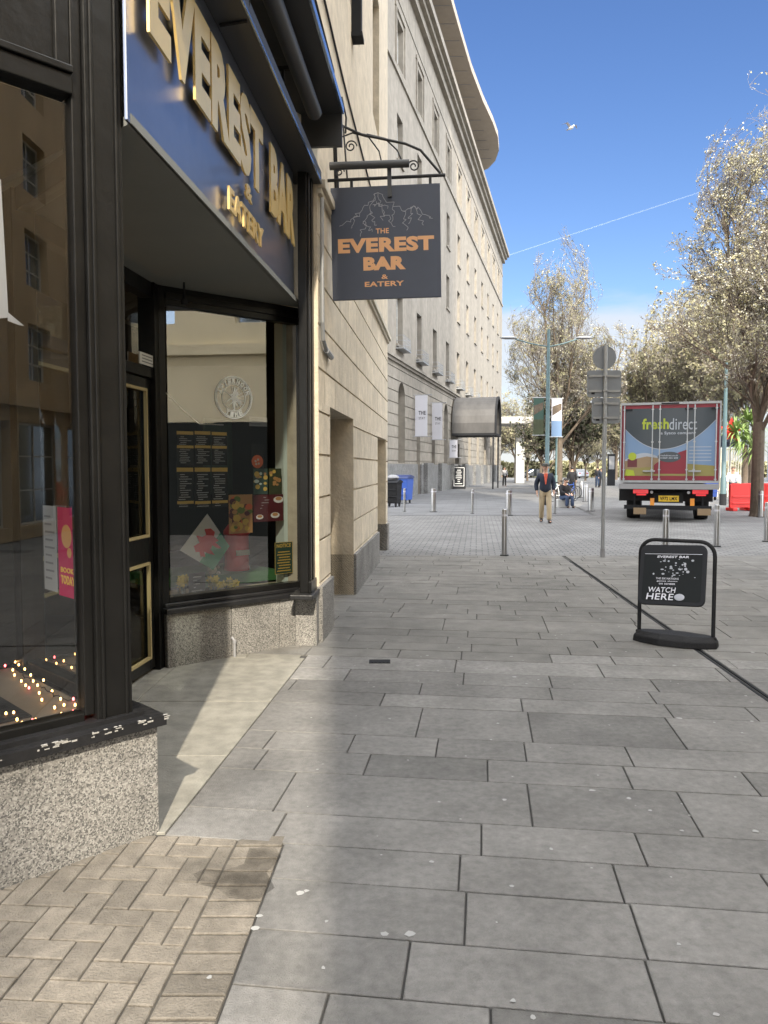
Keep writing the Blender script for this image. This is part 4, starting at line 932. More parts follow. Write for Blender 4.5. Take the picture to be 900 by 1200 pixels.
# daffodils in jars
def daff(px, py, label, n, seed):
    (fx, fz) = onW(px, py, .25); r = random.Random(seed)
    t = thing('daffodils', label, 'flowers', tuple(FW @ Vector((fx, .25, .535))), 0, 'daffodils in glass jars')
    j = MB(FW); j.lathe([(.03, 0), (.036, .01), (.036, .09), (.028, .1)], (fx, .25, .535), 16); j.build('jar', M['glassd_jar'] if 'glassd_jar' in M else M['glassd'], t)
    s_ = MB(FW); fl_ = MB(FW); 
    for i in range(n):
        a = r.uniform(0, 2*PI); rr = r.uniform(0, .07); hx, hy, hz = fx+math.cos(a)*rr, .25+math.sin(a)*rr*.6, max(.60, fz+r.uniform(-.04, .045))
        s_.tube([(fx+r.uniform(-.01, .01), .25, .545), ((fx+hx)/2, (.25+hy)/2, hz-.06), (hx, hy, hz)], .003, 4)
        for k in range(6):
            q = k*PI/3+r.random()*.3; ux, uz = math.cos(q), math.sin(q)
            fl_.add([(hx, hy, hz), (hx+ux*.022-uz*.013, hy-.004, hz+uz*.022+ux*.013), (hx+ux*.040, hy+.004, hz+uz*.040), (hx+ux*.022+uz*.013, hy-.004, hz+uz*.022-ux*.013)], [(0, 1, 2, 3)])
        fl_.lathe([(.006, 0), (.010, .014)], (hx, hy-.01, hz-.005), 8)
    s_.build('stems', M['green'], t); fl_.build('blossoms', M['yellow'], t)
daff(249, 684, 'yellow daffodils in the jar just right of the chalk card', 9, 1); daff(269, 684, 'brightest yellow daffodils in the rightmost jar of the menu window', 11, 2); daff(213, 682, 'yellow daffodils in the jar left of the chalk card', 12, 3)
# number sign over the door
a = FD.inverted() @ hit(161, 421, FD @ Vector((0, .02, 0)), nD); b = FD.inverted() @ hit(180, 431, FD @ Vector((0, .02, 0)), nD)
m = MB(FD); m.box(a.x, b.x, .0, .01, 2.45, 2.54); o = solo(m, 'licence_plate_sign', M['white'], 'small white sign with faint print above the bar door', 'sign')
m = MB(FD); lines(3, .08, .95, .9, .1, .35, .2, 5)(m, a.x, b.x, 2.45, 2.54, 0); m.build('print', M['grey'], o)
# downstand sensor under the recess head
m = MB(); m.lathe([(.025, 0), (.03, .03), (.012, .05), (.006, .2)], tuple(at(216, 357, 6.2)), 10)
solo(m, 'hanging_hook', M['dgrey'], 'small dark hook hanging below the head of the recess', 'hook')
m = MB(FW); xx = .60; m.tube([(xx+.01, -.03, .0), (xx+.01, -.03, .14), (xx+.0, -.0, .17)], .012, 8); m.tube([(xx+.01, -.03, .12), (xx+.01, -.03, .15)], .017, 8)
solo(m, 'waste_pipe', M['grey'], 'short pale grey pipe at the foot of the speckled granite riser', 'pipe')

# ================================================================== ON THE WALL ABOVE
t = thing('rolled_awning', 'dark rolled shop awning in its long wall cassette above the fascia', 'awning', tuple(FF @ Vector((1.5, -.3, 4.6))))
m = MB(FF); m.tube([(-.3, -.24, 4.62), (LF-.28, -.24, 4.62)], .062, 16); m.build('roller_tube', M['darkpanel'], t, True)
m = MB(FF); m.slab([(-.3, 4.78), (LF+.1, 4.78), (LF+.1, 4.82), (-.3, 4.82)], -.42, .0); m.build('cover', M['darkpanel'], t)
m = MB(FF); m.box(-.3, LF+.1, -.44, -.421, 4.77, 4.83); m.build('front_rail', M['edge'], t)
m = MB(FF); m.slab([(LF+.1, 4.5), (LF+.14, 4.5), (LF+.14, 4.86), (LF+.1, 4.86)], -.42, 0); m.build('end_plate', M['darkpanel'], t)
for x in (1.3, 2.75): m = MB(FF); m.box(x, x+.03, -.24, .0, 4.70, 4.725); m.box(x, x+.03, -.1, -.08, 4.6, 4.72); m.build('bracket', M['iron'], t)
m = MB(FF); m.tube([(1.25, -.1, 4.56), (1.25, -.14, 4.45), (1.3, -.2, 4.37), (1.3, -.18, 4.24), (1.32, -.02, 4.235)], .01, 6)
solo(m, 'loose_cable', M['rubber'], 'short black cable looping over the fascia ledge', 'cable')
cb = MB(FN)
for i, (z, s) in enumerate(((5.35, .0), (5.6, .4), (5.72, .2))):
    cb.tube([(-3.0, -.015, z+.2), (.9+s*.2, -.015, z), (1.1+s*.2, -.015, z-.9), (1.2+s*.2, -.015, z-1.0)], .012, 6)
cb.tube([(-3, -.015, 6.3), (1.7, -.015, 6.0), (8.5, -.015, 5.9)], .012, 6)
solo(cb, 'wall_cables', M['rubber'], 'bundle of black cables clipped to the cream stone above the hanging sign', 'cables')
m = MB(FN); m.tube([(.06, -.03, 4.14), (.06, -.03, 3.0), (.10, -.03, 2.85), (.32, -.03, 2.78), (.36, -.03, 2.78)], .02, 8); m.tube([(.3, -.03, 2.78), (.62, -.03, 2.76)], .028, 8)
solo(m, 'wall_pipe', M['galv'], 'thin grey pipe bending along the stone pier right of the pilaster', 'pipe')
m = MB(FN); m.box(2.6, 2.75, -.12, .0, 7.0, 9.8); m.box(2.57, 2.78, -.14, 0, 6.95, 7.0)
solo(m, 'hanging_vertical_sign', M['dgrey'], 'long dark vertical box fixed high on the cream stone wall', 'box')

# hanging sign
HY = .62   # along the wall
t = thing('hanging_sign', 'square navy pub sign hanging from a scrolled iron bracket over the pavement', 'sign', tuple(FN @ Vector((HY, -.05, 3.3))), PI-AN if False else 0)
HS = FM(*(FN @ Vector((HY, 0, 0))).xy, AN+PI/2)          # local x out over the pavement, local y towards... the street ahead
HS = FN @ Matrix.Translation((HY, 0, 0)) @ Matrix.Rotation(-PI/2, 4, 'Z')
HS = HS @ Matrix.Translation((0, 0, 4.4)) @ Matrix.Rotation(R(-1.0), 4, 'Y') @ Matrix.Translation((0, 0, -4.4))
pz0, pz1, px0_, px1_ = 3.32, 4.42, .03, 1.115
m = MB(HS); m.box(px0_, px1_, -.018, .018, pz0, pz1); pan = m.build('panel', M['signnavy'] if 'signnavy' in M else M['navy'], t, bevel=.004)
m = MB(HS)
W2 = px1_-px0_; H2 = pz1-pz0
def tx(body, a, b, c, d, bold=.03): text(m, body, px0_+W2*a, px0_+W2*b, pz0+H2*(1-d), pz0+H2*(1-c), -.0182, .002, bold)
tx('THE', .41, .53, .375, .42, .02); tx('EVEREST', .06, .94, .455, .585, .05); tx('BAR', .29, .68, .625, .745, .06); tx('&', .455, .515, .785, .825, .02); tx('EATERY', .30, .66, .845, .89, .03)
m.build('lettering', M['orange'], pan)
m = MB(HS); mountain(m, px0_+W2*.08, px0_+W2*.93, pz0+H2*.56, pz0+H2*.94, -.0182, .0045); m.build('mountain_drawing', M['pale_line'], pan)
m = MB(HS); m.tube([(-.06, 0, 4.50), (1.17, 0, 4.50)], .017, 8)
for x in (.10, .24, 1.02): m.box(x-.014, x+.014, -.01, .01, 4.41, 4.50)
m.tube([(-.05, 0, 5.12), (.0, 0, 5.1), (.35, 0, 4.93), (.78, 0, 4.82), (.93, 0, 4.75), (1.12, 0, 4.52)], .013, 7)
m.tube([(.10, 0, 4.9), (.26, 0, 4.95), (.42, 0, 4.90), (.52, 0, 4.76), (.55, 0, 4.62)], .008, 6)
m.tube([(.40, 0, 4.93), (.58, 0, 4.88), (.70, 0, 4.76), (.76, 0, 4.62)], .008, 6)
m.tube([(.05, -.01, 5.1), (.17, -.01, 5.02), (.20, -.01, 4.5)], .009, 6); m.tube([(.16, 0, 5.3), (.2, 0, 5.1), (.19, 0, 4.95)], .01, 6)
def scroll(mb, cx, cz, r0, turns, dirn=1):
    mb.tube([(cx+dirn*(r0*(1-i/40*.8))*math.cos(i/40*turns*2*PI), 0, cz+(r0*(1-i/40*.8))*math.sin(i/40*turns*2*PI)) for i in range(40)], .007, 6, True)
scroll(m, .24, 4.82, .06, 1.6); scroll(m, .86, 4.60, .06, 1.6, -1); scroll(m, .12, 4.58, .05, 1.5)
m.box(-.06, -.03, -.05, .05, 4.4, 5.2)
m.build('bracket', M['iron'], t, True)
m = MB(HS); m.tube([(.04, -.10, 4.60), (.82, -.10, 4.59)], .038, 12); m.tube([(.62, -.1, 4.6), (.62, -.02, 4.62), (.62, .0, 4.66)], .012, 6); m.box(.60, .64, -.05, -.02, 4.3, 4.60); m.build('strip_lamp', M['darkpanel'], t, True)
# ================================================================== LONG PALE BUILDING AHEAD
AFb = math.atan(.248); F0 = (-.73, 36.0)
FL = FM(F0[0], F0[1], AFb)
lb = thing('stone_office_building', 'long pale stone building with rows of tall windows and a curved roof canopy', 'building', (F0[0], F0[1], 0), PI/2-AFb)
cosF = math.cos(AFb)
def sY(Y): return (Y-36)/cosF
LEN = sY(100.5)
ops = []; wlist = []
cols_s = [sY(42.4+5.25*i) for i in range(11)]
rows_ = [(8.3, 11.0, 1.5), (13.5, 15.9, 1.4), (18.0, 20.4, 1.4), (22.75, 25.3, 1.6)]
for s in cols_s:
    for z0, z1, ww in rows_:
        ops.append((s-ww/2, s+ww/2, z0, z1)); wlist.append((s-ww/2, s+ww/2, z0, z1))
arch_s = [sY(y) for y in (42.9, 57.6, 70.5, 76.5, 82.5, 88.5, 94.5)]
gops = []
for s in arch_s: gops.append((s-.85, s+.85, 1.9, 6.35))
door_ops = [(sY(63.2)-1.1, sY(63.2)+1.1, 0, 3.6), (sY(47.5)-.55, sY(47.5)+.55, -.05, 4.3), (sY(52.5)-.6, sY(52.5)+.6, 1.9, 4.1)]
wb = MB(FL); wb.tint = 1; rg = random.Random(5)
facade(wb, 0, LEN, 0, 7.35, gops+door_ops, .45, [2.0+.62*i for i in range(9)], .05, .05, .62, rg)
facade(wb, 0, LEN, 7.35, 28.4, ops, .35)
wb.quad((LEN, 0, 0), (LEN, 18, 0), (LEN, 18, 28.4), (LEN, 0, 28.4)); wb.quad((0, 18, 0), (0, 0, 0), (0, 0, 28.4), (0, 18, 28.4)); wb.quad((0, 0, 28.4), (LEN, 0, 28.4), (LEN, 18, 28.4), (0, 18, 28.4)); wb.quad((LEN, 18, 0), (0, 18, 0), (0, 18, 28.4), (LEN, 18, 28.4))
for s in arch_s:     # spandrels that round the heads
    r_ = .85; zc = 6.35-r_; n = 8
    for sg in (-1, 1):
        poly = [(s+sg*r_, 6.35)]+[(s+sg*r_*math.cos(q), zc+r_*math.sin(q)) for q in [PI/2*k/n for k in range(n+1)]]
        if sg > 0: poly = poly[:1]+poly[1:]
        wb.slab(poly, .001, .3)
wb.build('wall', M['far_wall'], lb)
for wv in wlist:
    w_ = add_window('window', lb, FL, *wv, .35, 2, 5)
    st = MB(FL); s, hw, z0 = (wv[0]+wv[1])/2, (wv[1]-wv[0])/2, wv[2]
    st.box(s-hw-.12, s+hw+.12, -.1, .02, z0-.14, z0); st.build('sill', M['far_stone'], w_)
    if z0 > 22:
        st = MB(FL); st.slab([(s-1.25, 25.8), (s-1.25, 25.6), (s-1.15, 25.6), (s-1.15, 22.61), (s-.98, 22.61), (s-.98, 25.6), (s+.98, 25.6), (s+.98, 22.61), (s+1.15, 22.61), (s+1.15, 25.6), (s+1.25, 25.6), (s+1.25, 25.8)][::-1], -.08, .02)
        st.build('surround', M['far_stone'], w_)
for i, s in enumerate(arch_s):
    if i == 0:
        b_ = MB(FL); b_.quad((s-.85, .44, 1.9), (s+.85, .44, 1.9), (s+.85, .44, 6.35), (s-.85, .44, 6.35)); b_.build('blind_niche', M['far_stone_d'], lb)
    else: add_window('window', lb, FL, s-.85, s+.85, 1.9, 6.35, .44, 3, 6)
add_window('window', lb, FL, *door_ops[2], .44, 2, 3)
for a, b, c, d in door_ops[:2]:
    q_ = MB(FL); q_.quad((a, .4, 0), (b, .4, 0), (b, .4, d), (a, .4, d)); q_.build('door', M['dgrey'] if a > 20 else M['far_stone_d'], lb)
q_ = MB(FL)
edges = [0]+sorted(sum([[a, b] for a, b, c, d in door_ops[:2]], []))+[LEN+.06]
for i in range(0, len(edges)-1, 2): q_.box(edges[i], edges[i+1], -.09, .02, -.03, 1.85)
for s in [sY(y) for y in (49.8, 55, 60.5, 66.5, 73.5, 79.5, 85.5, 91.5, 97.5)]: q_.box(s-1.1, s+1.1, -.35, -.09, -.03, 1.95)
q_.build('plinth', M['grey_granite'], lb)
st = MB(FL)
st.box(0, LEN+.15, -.12, .02, 7.25, 7.4); st.box(0, LEN+.2, -.22, .02, 7.4, 7.55)
st.box(0, LEN+.15, -.10, .02, 22.35, 22.6)
st.box(0, LEN+.1, -.04, .01, 26.2, 26.45)
st.build('string_course', M['far_stone'], lb)
st = MB(FL); st.box(0, LEN+.55, -.55, .02, 28.42, 28.75); st.box(0, LEN+.75, -.8, .02, 28.75, 29.2); st.box(0, LEN+.3, -.3, .02, 27.9, 28.42)
st.build('cornice', M['far_stone'], lb)
for i, s in enumerate(cols_s[:7]):    # small iron balconies on the first floor windows
    bl_ = MB(FL); z = 8.16
    bl_.box(s-.95, s+.95, -.45, .0, z-.16, z-.08)
    for zz in (z+.0, z+.28, z+.55): bl_.tube([(s-.92, 0, zz), (s-.92, -.42, zz), (s+.92, -.42, zz), (s+.92, 0, zz)], .014, 4)
    for k in range(9): bl_.tube([(s-.92+k*.23, -.42, z-.08), (s-.92+k*.23, -.42, z+.55)], .01, 4)
    bl_.build('balcony', M['galv'], lb)
# set back storey and its roof
at_ = MB(FL); s_end = sY(84)
facade_ops = []
m = MB(FL); m.M = FL @ Matrix.Translation((0, 1.1, 0))
aops = [(s-1.5, s+1.5, 29.9, 31.6) for s in cols_s[:8]]
facade(m, 0, s_end, 29.2, 32.2, aops, .25); m.build('attic_wall', M['far_stone'], lb)
for a in aops: add_window('window', lb, FL @ Matrix.Translation((0, 1.1, 0)), *a, .25, 3, 1, 'galv')
def XY2(x, y): return (x, y)
off = [(36, 1.0), (45, 1.05), (55, 1.15), (61, 1.25), (66, 1.55), (70, 1.95), (73, 2.1), (76, 1.9), (78.5, 1.3), (80.5, .35), (82, -1.2), (83, -4), (83.5, -9)]
pl_ = []
for Y, o_ in off:
    bx = -.73+(Y-36)*.248; pl_.append((bx+o_, Y))
pl_ = pl_+[(-.73+(83.5-36)*.248-14, 83.5), (-14, 36)]
m = MB(); m.prism(pl_, 32.2, 32.75); m.build('roof_canopy', M['soffit'], lb)
m = MB()
for k in range(20):
    Y = 38+k*2.1; bx = -.73+(Y-36)*.248; m.box(bx-1.2, bx+.95, Y-.03, Y+.03, 32.175, 32.2)
m.build('roof_ribs', M['grey'], lb)
# barrel canopy over the entrance
ct = thing('barrel_canopy', 'dull metal barrel shaped canopy over the entrance of the long pale building', 'canopy', tuple(FL @ Vector((sY(61.7), 0, 4.2))))
s0, s1, rz_ = sY(59.6), sY(63.6), 2.9
CF = FL
def barrel(mb, grow, y0, y1, th):
    c = (s0+s1)/2; hw = (s1-s0)/2+grow; n = 16
    o_ = [(c-hw*math.cos(PI*i/n), 4.3+(rz_+grow)*math.sin(PI*i/n)**.8) for i in range(n+1)]
    i_ = [(c-(hw-th)*math.cos(PI*i/n), 4.3+(rz_+grow-th)*math.sin(PI*i/n)**.8) for i in range(n+1)]
    for i in range(n):
        mb.add([(o_[i][0], y0, o_[i][1]), (o_[i+1][0], y0, o_[i+1][1]), (i_[i+1][0], y0, i_[i+1][1]), (i_[i][0], y0, i_[i][1]),
                (o_[i][0], y1, o_[i][1]), (o_[i+1][0], y1, o_[i+1][1]), (i_[i+1][0], y1, i_[i+1][1]), (i_[i][0], y1, i_[i][1])],
               [(0, 1, 2, 3), (7, 6, 5, 4), (0, 4, 5, 1), (3, 2, 6, 7)])
m = MB(CF); barrel(m, 0, -3.4, -.12, .08); m.build('vault', M['barrel'], ct, True)
m = MB(CF); barrel(m, .04, -3.55, -3.4, .2); m.box(s0, s1, -3.5, -.12, 4.12, 4.3); m.build('rim', M['dgrey'], ct)
for s in (s0+.1, s1-.1): m = MB(CF); m.tube([(s, -3.3, 0), (s, -3.3, 4.15)], .06, 8); m.build('post', M['dgrey'], ct)
# banners on rods
def banner(Y, zt, zb, wd, label):
    s = sY(Y); t = thing('wall_banner', label, 'banner', tuple(FL @ Vector((s, -.1, zb))), 0, 'white banners on the long building')
    m = MB(FL); m.box(s-.012, s+.012, -.12-wd, -.12, zb, zt); m.build('cloth', M['offwhite'], t)
    for z in (zt, zb): m = MB(FL); m.tube([(s, 0, z), (s, -wd-.35, z)], .022, 6); m.ball((s, -wd-.35, z), .035); m.build('rod', M['galv'], t)
    mm = MB(FL @ Matrix.Translation((s-.014, 0, 0)) @ Matrix.Rotation(-PI/2, 4, 'Z'))
    zc = (zt+zb)/2
    text(mm, 'THE', .12+wd*.28, .12+wd*.86, zc+.05, zc+.28, 0, .003, .02); text(mm, 'STAY', .12+wd*.3, .12+wd*.8, zc-.22, zc-.08, 0, .003, 0)
    mm.M = FL @ Matrix.Translation((s-.014, 0, 0)) @ Matrix.Rotation(-PI/2, 4, 'Z')
    mm.build('lettering', M['dgrey'], t)
banner(45.95, 5.95, 3.5, .74, 'white vertical banner nearer the blind arch, first of the two tall ones')
banner(51.4, 5.95, 3.5, .68, 'white vertical banner nearer the barrel canopy, second of the two tall ones')
banner(58.6, 3.75, 2.4, .6, 'smallest white banner hanging low beside the barrel canopy')
# chalk board and poster case by the plinth
def aboard_far(px, py, w, h, label):
    c = G(px, py); t = thing('chalkboard', label, 'chalkboard', tuple(c), -.15)
    m = MB(frame(t)); m.side([(-.02, h), (.02, h), (-.28, 0), (-.32, 0)], -w/2, w/2); m.build('front_board', M['dgrey'], t)
    m = MB(frame(t)); m.side([(.0, h-.01), (.04, h-.01), (.32, 0), (.28, 0)], -w/2, w/2); m.build('rear_board', M['dgrey'], t)
    T = frame(t) @ Matrix.Translation((0, -.026, h)) @ Matrix.Rotation(-math.atan(.29/h), 4, 'X')
    m = MB(T); a = w/2-.1
    m.box(-a, a, -.012, .0, -.12, -.09); m.box(-a, a, -.012, 0, -h+.2, -h+.23); m.box(-a, -a+.03, -.012, 0, -h+.23, -.12); m.box(a-.03, a, -.012, 0, -h+.23, -.12)
    r = random.Random(3)
    for i in range(8):
        z = -.3-i*(h-.55)/8; x = r.uniform(.1, a-.05); m.box(-x, x*.8, -.01, 0, z-.02, z+.02)
    m.build('chalk_lines', M['white'], t)
aboard_far(538, 573, 1.0, 1.75, 'black chalkboard stand with white writing beside the barrel canopy')
c = FL @ Vector((sY(49.3), -.4, .2)); t = thing('poster_case', 'narrow framed poster against the plinth below the white banners', 'poster', tuple(c), 0)
m = MB(FL); s = sY(49.9); m.box(s-1.15, s-1.12, -.35, .0, .7, 1.9); m.build('frame', M['white'], t); m = MB(FL); m.box(s-1.16, s-1.15, -.31, -.04, .78, 1.82); m.build('print', M['grey'], t)

# ================================================================== BINS
def big_bin(px, py, w, h, dep, rz, label, body, lid):
    c = G(px, py); t = thing('wheeled_bin', label, 'bin', tuple(c), rz)
    m = MB(frame(t)); z0 = .17
    m.add([(-w/2*.9, -dep/2*.85, z0), (w/2*.9, -dep/2*.85, z0), (w/2*.9, dep/2*.85, z0), (-w/2*.9, dep/2*.85, z0), (-w/2, -dep/2, h*.88), (w/2, -dep/2, h*.88), (w/2, dep/2, h*.88), (-w/2, dep/2, h*.88)], [(0, 3, 2, 1), (4, 5, 6, 7), (0, 1, 5, 4), (1, 2, 6, 5), (2, 3, 7, 6), (3, 0, 4, 7)])
    for i in range(3): m.box(-w/2*.97, w/2*.97, -dep/2*1.0, -dep/2*.9, z0+.25+i*.28, z0+.29+i*.28)
    m.build('body', M[body], t, bevel=.02)
    m = MB(frame(t)); m.side([(-dep/2-.04, h*.88), (dep/2+.04, h*.88), (dep/2, h*.95), (0, h), (-dep/2, h*.92)], -w/2-.03, w/2+.03); m.build('lid', M[lid], t, bevel=.01)
    for a in (-1, 1):
        for b in (-1, 1): m = MB(frame(t)); m.M = m.M @ Matrix.Translation((a*w*.36, b*dep*.33, .09)) @ Matrix.Rotation(PI/2, 4, 'Y'); m.lathe([(.09, -.02), (.09, .02)], (0, 0, 0), 12); m.build('wheel', M['rubber'], t)
    m = MB(frame(t)); m.tube([(-w*.4, dep/2+.02, h*.84), (-w*.4, dep/2+.09, h*.84), (w*.4, dep/2+.09, h*.84), (w*.4, dep/2+.02, h*.84)], .018, 6); m.build('handle', M[body], t)
big_bin(469, 590, 1.0, 1.32, .95, -.35, 'big blue wheeled bin behind the corner of the cream building', 'blue', 'dblue')
big_bin(460, 594, .62, 1.15, .7, -.35, 'smaller black wheeled bin with bags on top beside the blue bin', 'rubber', 'dgrey')
c = G(460, 594); m = MB(); m.ball((c.x+.02, c.y, 1.23), .26, .22, .13, 10, 6); solo(m, 'rubbish_bag', M['grey'], 'pale grey rubbish bag lying on the smaller black bin', 'bag', smooth=True)

# ================================================================== BOLLARDS
def bollard_mesh(t, r, h):
    m = MB(frame(t)); m.lathe([(r*1.0, 0), (r, h-.03), (r*.94, h-.012), (r*.6, h)], (0, 0, 0), 20); m.build('post', M['steel'], t, True)
    m = MB(frame(t)); m.lathe([(r*1.012, h-.14), (r*1.012, h-.10)], (0, 0, 0), 20); m.build('reflective_band', M['offwhite'], t, True)
    m = MB(frame(t)); m.lathe([(r*1.6, 0), (r*1.6, .012), (r*1.05, .016)], (0, 0, 0), 20); m.build('base_ring', M['dgrey'], t, True)
BL = [(591, 651, .052, 'nearest steel bollard, standing alone left of the tall sign pole'),
      (596, 604, .10, 'stout steel bollard directly behind the nearest one'),
      (508, 600, .095, 'stout steel bollard in front of the dark poster frame on the far plinth'),
      (474, 600, .04, 'thin steel bollard in front of the blue bin'),
      (553.5, 602, .045, 'thin steel bollard near the posts of the barrel canopy'),
      (650, 602, .045, 'thin steel bollard right behind the walking man'),
      (692.5, 599, .10, 'stout bright steel bollard just left of the sign pole'),
      (686, 588, .10, 'darker steel bollard behind the stout one left of the sign pole'),
      (681, 583, .10, 'farthest steel bollard in the line left of the sign pole'),
      (779.5, 652, .056, 'steel bollard half hidden behind the pavement board'),
      (839.5, 640.5, .056, 'steel bollard in the paving edge to the right of the lorry'),
      (829, 602.6, .07, 'reddish grey steel bollard beside the lorry back wheel'),
      (891, 606, .075, 'steel bollard in front of the big street tree trunk'),
      (898, 634.5, .056, 'steel bollard at the far right edge of the paving')]
b_first = None
for px, py, r_, lab in BL:
    c = G(px, py); t = thing('bollard', lab, 'bollard', tuple(c), 0, 'steel bollards around the crossing')
    if b_first is None: bollard_mesh(t, 1.0, .88) if False else None
    bollard_mesh(t, r_, .88)

# ================================================================== SIGN POLE
c = G(706, 653); Yp = c.y
t = thing('traffic_sign_pole', 'tall grey pole carrying the backs of one round and two square traffic signs', 'sign pole', tuple(c))
k = Yp/900
def zp(py): return at(706, py, Yp).z
m = MB(); m.tube([(c.x, c.y, 0), (c.x, c.y, zp(404))], .036, 14); m.build('pole', M['galv'], t, True)
m = MB(); m.tube([(c.x, c.y, 0), (c.x, c.y, .16)], .045, 14); m.build('base_sleeve', M['grey'], t)
y_ = c.y+.05
m = MB(); X = lambda px: at(px, 500, Yp).x
m.disc((X(708), y_, zp(418.5)), 13.6*k, t=.012, n=32); m.build('round_sign', M['signback'], t)
def rsq(mb, x0, x1, z0, z1, y0, y1, r=.05):
    pts = []
    for cx, cz, a in ((x1-r, z0+r, -PI/2), (x1-r, z1-r, 0), (x0+r, z1-r, PI/2), (x0+r, z0+r, PI)):
        for i in range(5): pts.append((cx+r*math.cos(a+i*PI/8), cz+r*math.sin(a+i*PI/8)))
    mb.slab(pts, y0, y1)
for (a, b, d, e) in ((688, 728, 433.5, 465), (694, 727, 466, 496)):
    m = MB(); rsq(m, X(a), X(b), zp(e), zp(d), y_-.006, y_+.006); so_ = m.build('square_sign', M['signback'], t)
    m = MB()
    for f_ in (.22, .78):
        z = zp(e)+(zp(d)-zp(e))*f_; m.box(X(a)+.03, X(b)-.03, y_-.022, y_-.006, z-.02, z+.02); m.box(c.x-.05, c.x+.05, y_-.095, y_-.022, z-.012, z+.012)
    m.build('clamp_rail', M['galv'], so_)
    m = MB(); m.box(X(a)+.08, X(a)+.14, y_-.012, y_-.006, zp(e)+.05, zp(e)+.10); m.build('sticker', M['dgrey'], so_)

# ================================================================== PAVEMENT BOARD
c = G(791, 754)
t = thing('pavement_board', 'black swinging pavement board reading watch here, beside the drain', 'pavement sign', (c.x, c.y, 0), R(-31))
F_ = frame(t); hw, ht = .33, .97
m = MB(F_); rr = .13; pth = [(-hw, 0, .06), (-hw, 0, ht-rr)]+[(-hw+rr-rr*math.cos(q), 0, ht-rr+rr*math.sin(q)) for q in [PI/2*i/6 for i in range(1, 7)]]
pth += [(hw-rr+rr*math.sin(q), 0, ht-rr+rr*math.cos(q)) for q in [PI/2*i/6 for i in range(0, 7)]]+[(hw, 0, .06)]
m.tube(pth, .018, 10); m.build('tube_frame', M['rubber'], t, True)
m = MB(F_); out = [(-.375, -.07), (-.30, -.12), (-.12, -.19), (.12, -.19), (.30, -.12), (.375, -.07), (.375, .07), (.30, .12), (.12, .19), (-.12, .19), (-.30, .12), (-.375, .07)]
n_ = len(out)
m.add([(x, y, 0) for x, y in out]+[(x*.98, y*.97, .06) for x, y in out]+[(x*.88, y*.6, .10) for x, y in out], [tuple(range(n_-1, -1, -1)), tuple(range(2*n_, 3*n_))]+[(a*n_+i, a*n_+(i+1) % n_, (a+1)*n_+(i+1) % n_, (a+1)*n_+i) for a in (0, 1) for i in range(n_)])
for a in (-1, 1): m.lathe([(.035, .07), (.03, .10)], (a*hw, 0, 0), 12)
m.build('rubber_base', M['rubber'], t, bevel=.01)
TP = F_ @ Matrix.Translation((-.025, 0, ht-.028)) @ Matrix.Rotation(R(-2.5), 4, 'Y') @ Matrix.Rotation(R(-25), 4, 'X')
pw_, ph = .292, .60
m = MB(TP); rsq(m, -pw_, pw_, -ph, -.02, -.017, .017, .06); pn = m.build('panel', M['dgrey'], t, bevel=.004)
m = MB(TP); rsq(m, -pw_+.035, pw_-.035, -ph+.035, -.10, -.0195, -.017, .02); m.build('poster', M['menu'], pn)
m = MB(TP); Y0_ = -.0196
text(m, 'EVEREST BAR', -.14, .14, -.150, -.128, Y0_, .001, .03, .2)
text(m, 'THE SIX NATIONS', -.14, .06, -.36, -.342, Y0_, .001, .01); text(m, 'games shown', -.13, .05, -.385, -.369, Y0_, .001, .01); text(m, 'on screen', -.11, .03, -.41, -.395, Y0_, .001, .01)
text(m, 'WATCH', -.205, .035, -.485, -.435, Y0_, .001, .01, .12); text(m, 'HERE', -.215, .02, -.555, -.495, Y0_, .001, .01, .12)
m.box(-pw_+.04, pw_-.04, -.0205, -.0196, -.114, -.110)
m.build('lettering', M['offwhite'], pn)
m = MB(TP); r = random.Random(8)
for i in range(44):
    x, z = r.gauss(0.02, .07), r.gauss(-.26, .06)
    if abs(x) < .2 and -.34 < z < -.16: q = r.uniform(.004, .016); m.disc((x, -.0197, z), q, t=.001, n=6, rz=q*r.uniform(.4, 1.2))
m.ball((.075, -.02, -.525), .045, .004, .032); m.build('picture', M['pale_line'], pn)

# ================================================================== LORRY
c = G(782.5, 611.5); ya = -math.atan2(c.x, c.y)*.93
t = thing('delivery_lorry', 'refrigerated delivery lorry with navy and red food livery seen from behind', 'lorry', (c.x, c.y, 0), ya)
F_ = frame(t); bw_ = 1.42; z0, z1 = 1.24, 3.62; Lb = 6.4
m = MB(F_); m.box(-bw_, bw_, 0, Lb, z0, z1); m.build('cargo_box', M['tred'], t, bevel=.03)
m = MB(F_); 
m.box(-bw_-.01, bw_+.01, -.035, .0, z1-.06, z1+.01); m.box(-bw_-.01, -bw_+.03, -.03, 0, z0, z1-.06); m.box(bw_-.03, bw_+.01, -.03, 0, z0, z1-.06); m.box(-bw_, bw_, -.04, 0, z0-.05, z0+.02)
m.build('rear_frame', M['galv'], t)
